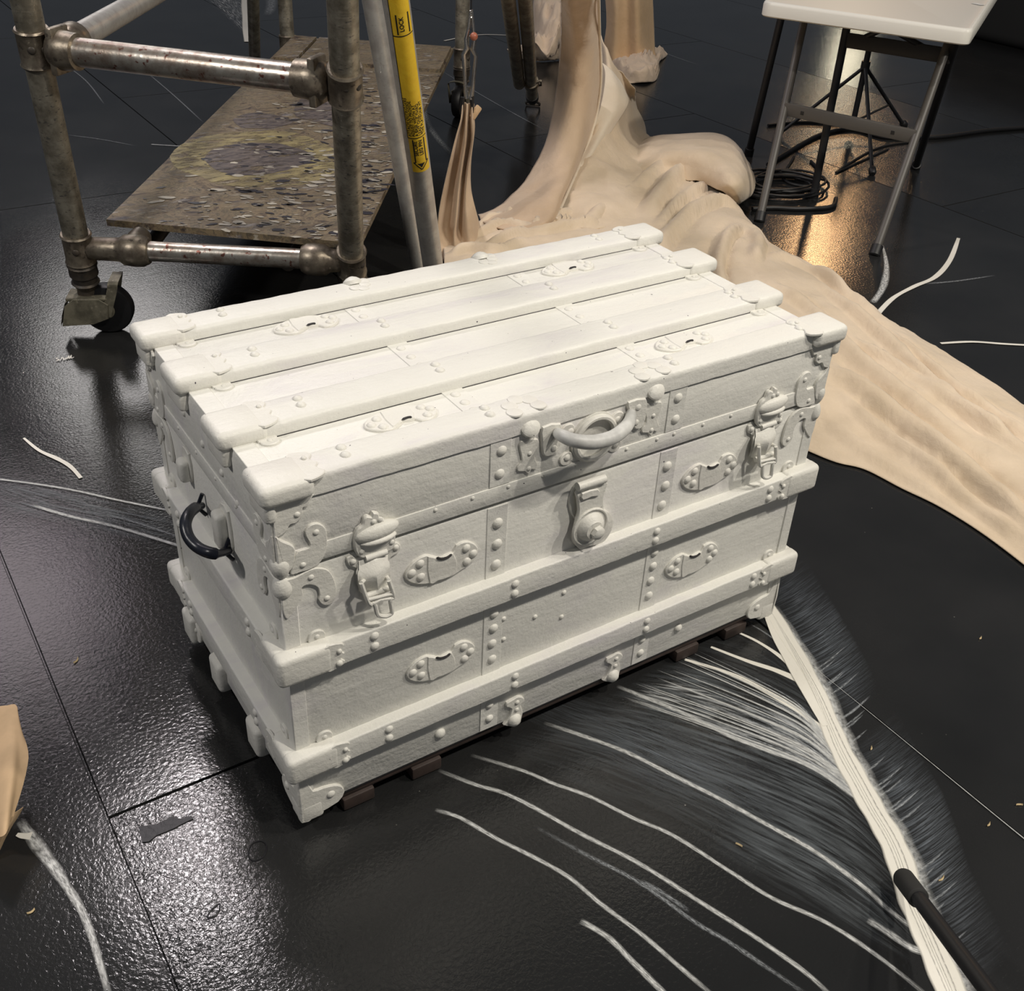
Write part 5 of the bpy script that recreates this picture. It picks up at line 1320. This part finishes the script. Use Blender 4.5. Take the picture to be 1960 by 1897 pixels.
rows = [[A_(1152, 120, .37), A_(1158, 145, .34), A_(1150, 200, .26), A_(1128, 262, .17), A_(1108, 320, .12)],
 [A_(1170, 135, .35), A_(1180, 165, .31), A_(1180, 205, .25), A_(1150, 260, .18), A_(1118, 318, .12)],
 [A_(1186, 155, .31), A_(1198, 178, .27), A_(1202, 198, .24), A_(1180, 235, .18), A_(1128, 312, .11)]]
G = surf(rows, 8, 8)
m = MB(); thick(m, G); m.build('folded_flap', 'pale_beige_cloth', cloth, angle=180)
# drop hanging from the clamp
hr = [
 [hz(886, 196), hz(893, 198), hz(900, 199), hz(908, 200)],
 [hz(883, 225), hz(890, 235), hz(900, 238), hz(908, 226)],
 [hz(872, 265), hz(886, 275), hz(900, 272), hz(909, 255)],
 [hz(856, 330), hz(876, 345), hz(890, 335), hz(902, 315)],
 [hz(843, 390), hz(870, 405), hz(884, 400), hz(902, 365)],
 [hz(838, 440), hz(866, 455), hz(884, 450), hz(912, 410)],
 [A_(843, 498, .01), A_(875, 500, .02), A_(905, 490, .02), A_(925, 455, .02)]]
G = surf(hr, 7, 8)
for i, row in enumerate(G):
    k = len(row)
    for j, p in enumerate(row):
        a = min(1, i/8+.15); p += vw*(-.020*a*math.cos(j/(k-1)*math.pi*5)+wrinkle(p, .01, 8)*a)
m = MB(); thick(m, G); m.build('clamped_drop', 'warm_beige_cloth', cloth, angle=180)
MB().rbox((-.010, -.004, -.022), (.010, .006, .016), .004, 2, Matrix.Translation(hz(912, 215)+vw*.01) @ Matrix.Rotation(.7, 4, 'Y')).build('clamped_corner', 'tan_cloth', cloth)

# far hanging sheet
fb = (1195, 120)
back_ = thing('hanging_cloth', at(*fb), 'tan sheer cloth hanging down behind the beige drop cloth, its folded end touching the floor', 'cloth')
V = lambda u, v: vpt(u, v, fb)
vb = Vector((at(*fb)[0]-CAM[0], at(*fb)[1]-CAM[1], 0)).normalized()
hr = [[V(1150, -60), V(1175, -60), V(1200, -60), V(1222, -60), V(1248, -60)],
 [V(1158, 0), V(1180, 2), V(1203, 2), V(1226, 2), V(1250, 0)],
 [V(1160, 50), V(1180, 56), V(1204, 58), V(1228, 58), V(1252, 50)],
 [V(1154, 100), V(1178, 108), V(1205, 112), V(1230, 108), V(1254, 98)],
 [V(1165, 118), V(1188, 126), V(1208, 130), V(1230, 128), V(1256, 118)],
 [V(1190, 145), V(1200, 150), V(1215, 152), V(1235, 146), V(1253, 134)],
 [V(1204, 170), V(1208, 172), V(1214, 170), V(1226, 163), V(1246, 146)]]
G = surf(hr, 7, 8)
for i, row in enumerate(G):
    k = len(row)
    for j, p in enumerate(row):
        p += vb*(-.10*math.sin(j/(k-1)*math.pi)+.03*math.cos(j/(k-1)*math.pi*4+.5)+wrinkle(p, .012, 5))
m = MB(); thick(m, G); m.build('sheet', 'tan_cloth', back_, angle=180)
def heap(rows, mt, name, par, amp, sc=12):
    G = surf([[A_(*p) for p in r] for r in rows], 7, 7)
    for i, row in enumerate(G):
        for j, p in enumerate(row):
            e = min(1, i/3, (len(G)-1-i)/3, j/3, (len(row)-1-j)/3); p.z = max(.003, p.z+abs(wrinkle(p, amp, sc))*e*1.6)
    m = MB(); thick(m, G); return m.build(name, mt, par, angle=180)
hp1 = thing('crumpled_cloth', at(1030, 90), 'crumpled pale beige cloth heaped on the floor behind the outrigger foot', 'cloth')
heap([[(970, 95, 0), (1000, 88, .02), (1018, 75, .05), (1020, 10, .20), (1025, -60, .3)], [(980, 104, .0), (1005, 98, .05), (1030, 80, .10), (1045, 20, .22), (1050, -60, .34)],
      [(995, 112, .0), (1015, 108, .04), (1050, 92, .09), (1070, 30, .22), (1078, -60, .34)], [(1010, 116, 0), (1032, 114, .03), (1062, 105, .06), (1085, 50, .15), (1100, -60, .3)],
      [(1030, 118, 0), (1050, 117, .0), (1075, 112, .0), (1100, 80, .02), (1120, -40, .2)]], 'peach_cloth', 'heaped_cloth', hp1, .06, 9)
hp2 = thing('crumpled_cloth', at(1240, 130), 'crumpled pale cloth end on the floor right of the hanging tan cloth', 'cloth')
heap([[(1165, 112, 0), (1190, 110, .03), (1230, 95, .03), (1255, 90, .01), (1278, 104, 0)], [(1175, 130, .02), (1200, 125, .06), (1230, 118, .06), (1252, 112, .04), (1274, 110, 0)],
      [(1190, 145, .02), (1215, 140, .05), (1240, 138, .05), (1256, 132, .03), (1262, 120, 0)], [(1205, 160, .0), (1225, 158, .01), (1240, 157, .01), (1256, 154, 0), (1262, 135, 0)]], 'peach_cloth', 'heaped_cloth', hp2, .035, 11)

# ------------------------------------------------------------------ folding table and what stands under it
tz = .645
tc_ = [Vector(at(1458, 2, tz)), Vector(at(1862, 58, tz)), None, None]
ed = (tc_[1]-tc_[0]).normalized(); dp = Vector((-ed.y, ed.x, 0))
if dp.y < 0: dp = -dp
c2_ = Vector(at(1905, -8, tz)); dp = (c2_-tc_[1]); dp.z = 0; dp.normalize()
LT = 1.15
table = thing('folding_table', (tc_[0].x*.5+tc_[1].x*.5+dp.x*LT/2, tc_[0].y*.5+tc_[1].y*.5+dp.y*LT/2, 0), 'white plastic folding table with grey metal legs at the upper right', 'table')
o4 = [tc_[0], tc_[1], tc_[1]+dp*LT, tc_[0]+dp*LT]
out = []
for i in range(4):
    p = o4[i]; a = (o4[i-1]-p).normalized(); b_ = (o4[(i+1) % 4]-p).normalized(); r = .035
    for k in range(7):
        t = k/6; out.append((p+a*r)*(1-t)**2+p*2*t*(1-t)+(p+b_*r)*t*t)
m = MB(); k = len(out); cen = sum(out, Vector())/k; vs = []
for zz, ins in ((-.044, .006), (-.040, .0), (-.010, 0), (-.003, .003), (0, .009), (0, .022), (-.0012, .024)):
    for p in out: d_ = (cen-p).normalized(); vs.append(p+d_*ins+Z*zz)
fs = [tuple(range(k))[::-1]]+[(r_*k+i, r_*k+(i+1) % k, (r_+1)*k+(i+1) % k, (r_+1)*k+i) for r_ in range(6) for i in range(k)]+[tuple(6*k+i for i in range(k))]
m.add(vs, fs); m.build('tabletop', 'white_plastic', table)
lbp = Vector(at(1880, 5, tz+.0008)); m = MB(); m.rbox((-.012, -.018, 0), (.012, .018, .0008), .0003, 1, Matrix.Translation(Vector(at(1872, 8, tz)))); m.build('moulded_mark', 'painted_leather', table)
def leg(p0, p1, r, mt, nm='leg', cap=True):
    o = MB().tube([p0, p1], r, 16).build(nm, mt, table)
    if cap:
        d_ = (p1-p0).normalized(); MB().lathe([(0, r*1.05), (.004, r*1.35), (.035, r*1.3), (.037, r)], p0-d_*.004, d_, 16).build('rubber_foot', 'black_rubber', o)
    return o
n1 = Vector(at(1453, 424)); n2 = Vector(at(1674, 488)); t1_ = Vector(at(1545, 14, tz-.05)); t2_ = Vector(at(1822, 62, tz-.06))
# near frame
leg(n1, t1_, .0135, 'grey_enamel'); leg(n2, t2_, .0135, 'grey_enamel')
def lerp_at_row(a, b_, v):
    lo_, hi_ = 0., 1.
    for _ in range(30):
        mid = (lo_+hi_)/2; p = a.lerp(b_, mid); q = RM @ (np.array(p)-CAM); vv = 948.5+F_PX*q[1]/q[2]
        if vv > v: lo_ = mid
        else: hi_ = mid
    return a.lerp(b_, lo_)
ca, cb = lerp_at_row(n1, t1_, 208), lerp_at_row(n2, t2_, 262)
def flatbar(a, b_, h, t, mt, nm, holes=()):
    d_ = (b_-a).normalized(); w = Vector((-d_.y, d_.x, 0)).normalized(); up = w.cross(d_);
    if up.z < 0: up = -up
    M_ = Matrix(((d_.x, w.x, up.x, a.x), (d_.y, w.y, up.y, a.y), (d_.z, w.z, up.z, a.z), (0, 0, 0, 1)))
    m = MB(); m.rbox((0, -t/2, -h/2), ((b_-a).length, t/2, h/2), .002, 2, M_); o = m.build(nm, mt, table)
    for f in holes:
        x_ = (b_-a).length*f
        for s_ in (-1, 1): MB().rbox((x_-.006, s_*t/2-.0008, -.006), (x_+.006, s_*t/2+.0008, .006), .0005, 1, M_).build('bar_slot', 'label_black', o)
    return o
flatbar(ca, cb, .040, .016, 'grey_enamel', 'crossbar', (.15, .84))
# far frame; the dark it stands in is put into its black colour
f1 = n1+dp*.95; f2 = n2+dp*.95; g1 = t1_+dp*.95; g2 = t2_+dp*.95
f1 = Vector(at(1546, 362)); f2 = Vector(at(1752, 322)); g1 = Vector(at(1626, 26, tz-.05)); g2 = Vector(at(1834, 68, tz-.05))
f1 = g1+Vector((-.03, -.03, 0)); f1.z = 0
leg(f1, g1, .0135, 'black_metal'); leg(f2, g2, .0135, 'black_metal')
flatbar(lerp_at_row(f1, g1, 76), lerp_at_row(f2, g2, 108), .045, .016, 'black_metal', 'crossbar')
l3 = Vector(at(1432, 298)); g3 = Vector(at(1500, 14, tz-.09))
leg(l3, g3, .0135, 'black_metal')
hub = lerp_at_row(f1, g1, 100)
MB().tube([Vector(at(1700, 52, tz-.06)), Vector(at(1785, 100, tz-.13))], .009, 10).build('folding_brace', 'black_metal', table)
MB().tube([Vector(at(1704, 50, tz-.06)), Vector(at(1640, 78, tz-.13))], .009, 10).build('folding_brace', 'black_metal', table)
# small black tripod stand under the table
th = Vector(at(1627, 262)); th.z = 0
tri_ = thing('tripod_stand', th, 'black tripod stand with collar and rubber feet standing under the folding table', 'stand')
def tz_at(v):
    lo_, hi_ = 0., 2.
    for _ in range(40):
        mid = (lo_+hi_)/2; q = RM @ (np.array(th+Z*mid)-CAM); vv = 948.5+F_PX*q[1]/q[2]
        if vv > v: lo_ = mid
        else: hi_ = mid
    return lo_
zc_, zt_ = tz_at(132), tz_at(60)
MB().tube([th+Z*.03, th+Z*min(zt_, tz-.06)], .0115, 14).build('pole', 'black_metal', tri_)
MB().lathe([(0, .018), (.03, .018)], th+Z*zc_, Z, 16).build('collar', 'black_plastic', tri_)
MB().lathe([(0, .02), (.03, .017)], th+Z*.045, Z, 16).build('collar', 'black_plastic', tri_)
for fp in ((1668, 335), (1490, 262), (1728, 245)):
    e = Vector(at(*fp)); e.z = .012
    mid = (th+Z*zc_).lerp(e, .62)
    lg = MB().tube([th+Z*(zc_+.01), e], .0075, 10).build('leg', 'black_metal', tri_)
    MB().lathe([(-.016, .010), (-.010, .015), (.010, .015), (.018, .010)], e+Z*.004, (e-th-Z*zc_).normalized(), 14).build('rubber_foot', 'black_rubber', lg)
    MB().tube([th+Z*.06, mid], .005, 8).build('brace', 'black_metal', tri_)
# cables
def cable(px, r, label, zs=None, mt='black_rubber', k=6):
    P = catmull([A_(u, v, r+(zs[i] if zs else 0)) for i, (u, v) in enumerate(px)], k)
    return tag(MB().tube(P, r, 8).build('cable', mt), label, 'cable', 'cables under the folding table')
cable([(1970, 244), (1890, 250), (1800, 262), (1740, 262), (1690, 262), (1640, 248), (1600, 250), (1560, 262), (1510, 290), (1470, 315)], .0085, 'thick black cable crossing the floor from the right edge to under the table')
cable([(1470, 240), (1540, 234), (1620, 240), (1680, 256), (1740, 266)], .006, 'thin black cable along the back of the table legs')
cable([(1745, 272), (1700, 278), (1660, 292), (1600, 330), (1640, 312), (1700, 285)], .004, 'thin black cable doubled back beneath the tripod foot')
cable([(1552, 308), (1570, 330), (1562, 350), (1530, 355), (1500, 340), (1520, 300)], .005, 'black cable loop right of the coiled cable')
def coil(cx, cy, rx, ry, turns, r, label):
    P = []
    c_ = A_(cx, cy); n = int(turns*22)
    for i in range(n+1):
        t = i/22*2*math.pi; k_ = 1+.16*math.sin(i*.21+1)
        P.append(c_+Vector((rx*k_*math.cos(t)+.02*math.sin(i*.13), ry*k_*math.sin(t)+.015*math.cos(i*.17), r+.006*(i % 22)/22+.0026*(i//22)+.004*math.sin(i*.37)**2)))
    return tag(MB().tube(P, r, 7).build('cable_coil', 'black_rubber'), label, 'cable', 'cables under the folding table')
coil(1495, 362, .15, .11, 9, .0048, 'loosely coiled black cable lying between the near table legs')
cable([(1440, 400), (1480, 398), (1530, 400), (1590, 396), (1600, 380)], .008, 'black cable lying across the floor in front of the coil')

# ------------------------------------------------------------------ things along the edges of the view
# black equipment case and pale disc at the top right
ec = Vector(at(2000, 100)); cs = thing('equipment_bag', ec, 'black equipment bag on the floor at the top right corner', 'bag')
m = MB(); m.rbox((-.16, -.20, 0), (.5, .45, .42), .06, 5, Matrix.Translation(ec+Vector((.05, .1, 0))))
m.build('bag_body', 'black_fabric', cs)
m = MB(); m.tube(catmull([ec+Vector((-.13, -.12, .20)), ec+Vector((-.18, -.18, .27)), ec+Vector((-.14, -.12, .34)), ec+Vector((-.12, -.02, .30))], 5), .007, 8); m.build('bag_strap', 'black_fabric', cs)
m = MB(); m.rbox((-.004, -.02, -.03), (.004, .02, .03), .002, 1, Matrix.Translation(ec+Vector((-.125, -.14, .12)))); m.build('buckle', 'bright_steel', cs)
dc = Vector(at(1895, 40)); tag(MB().lathe([(0, .17), (.001, .172), (.009, .172), (.010, .168)], dc+Z*.0005, Z, 40).build('round_board', 'tan_board'), 'pale tan round board on the floor beside the black bag', 'board')
cable([(1885, 12), (1902, 8), (1918, 22), (1912, 50), (1885, 56), (1880, 30)], .006, 'black cord looped on top of the pale round board', [.012]*6)

# black extension pole with sleeve lying over the feather
p0 = Vector(at(1727, 1678, .030)); p1 = Vector(at(1916, 1930, .16)); pd_ = (p1-p0).normalized()
pole = thing('extension_pole', at(1800, 1790), 'black pole with a matte black sleeve end, reaching over the painted feather from lower right', 'pole')
ln = (p1-p0).length
MB().lathe([(.052, .008), (.052, .0100), (ln+.35, .0100), (ln+.352, .008)], p0, pd_, 28).build('shaft', 'black_plastic', pole)
MB().lathe([(0, .009), (.001, .0122), (.005, .0136), (.056, .0134), (.058, .0102)], p0, pd_, 28).build('sleeve', 'matte_black_rubber', pole)

# kraft paper at the left edge
kp = thing('kraft_paper', at(5, 1500), 'torn tan kraft paper sheet standing up from the floor at the left edge', 'paper')
rows = [[(-60, 1350, .10), (-60, 1480, .08), (-60, 1600, .05)], [(-20, 1353, .11), (-15, 1470, .10), (-20, 1600, .06)], [(10, 1350, .115), (20, 1455, .11), (8, 1600, .07)], [(31, 1350, .115), (38, 1450, .105), (20, 1566, .07)], [(33, 1385, .11), (54, 1450, .10), (25, 1562, .068)]]
G = surf([[A_(*p) for p in r] for r in rows], 6, 7)
for row in G:
    for p in row: p.z += wrinkle(p, .003, 12)
m = MB(); thick(m, G, .0006); m.build('upper_sheet', 'kraft_paper', kp, angle=60)
rows = [[(-60, 1560, .03), (-60, 1640, .01), (-60, 1680, .0)], [(-10, 1556, .05), (-10, 1610, .03), (-10, 1640, .002)], [(20, 1558, .06), (18, 1580, .045), (10, 1604, .012)], [(44, 1545, .055), (36, 1560, .04), (22, 1582, .03)]]
G = surf([[A_(*p) for p in r] for r in rows], 6, 6)
m = MB(); thick(m, G, .0006); m.build('under_sheet', 'kraft_paper', kp, angle=60)
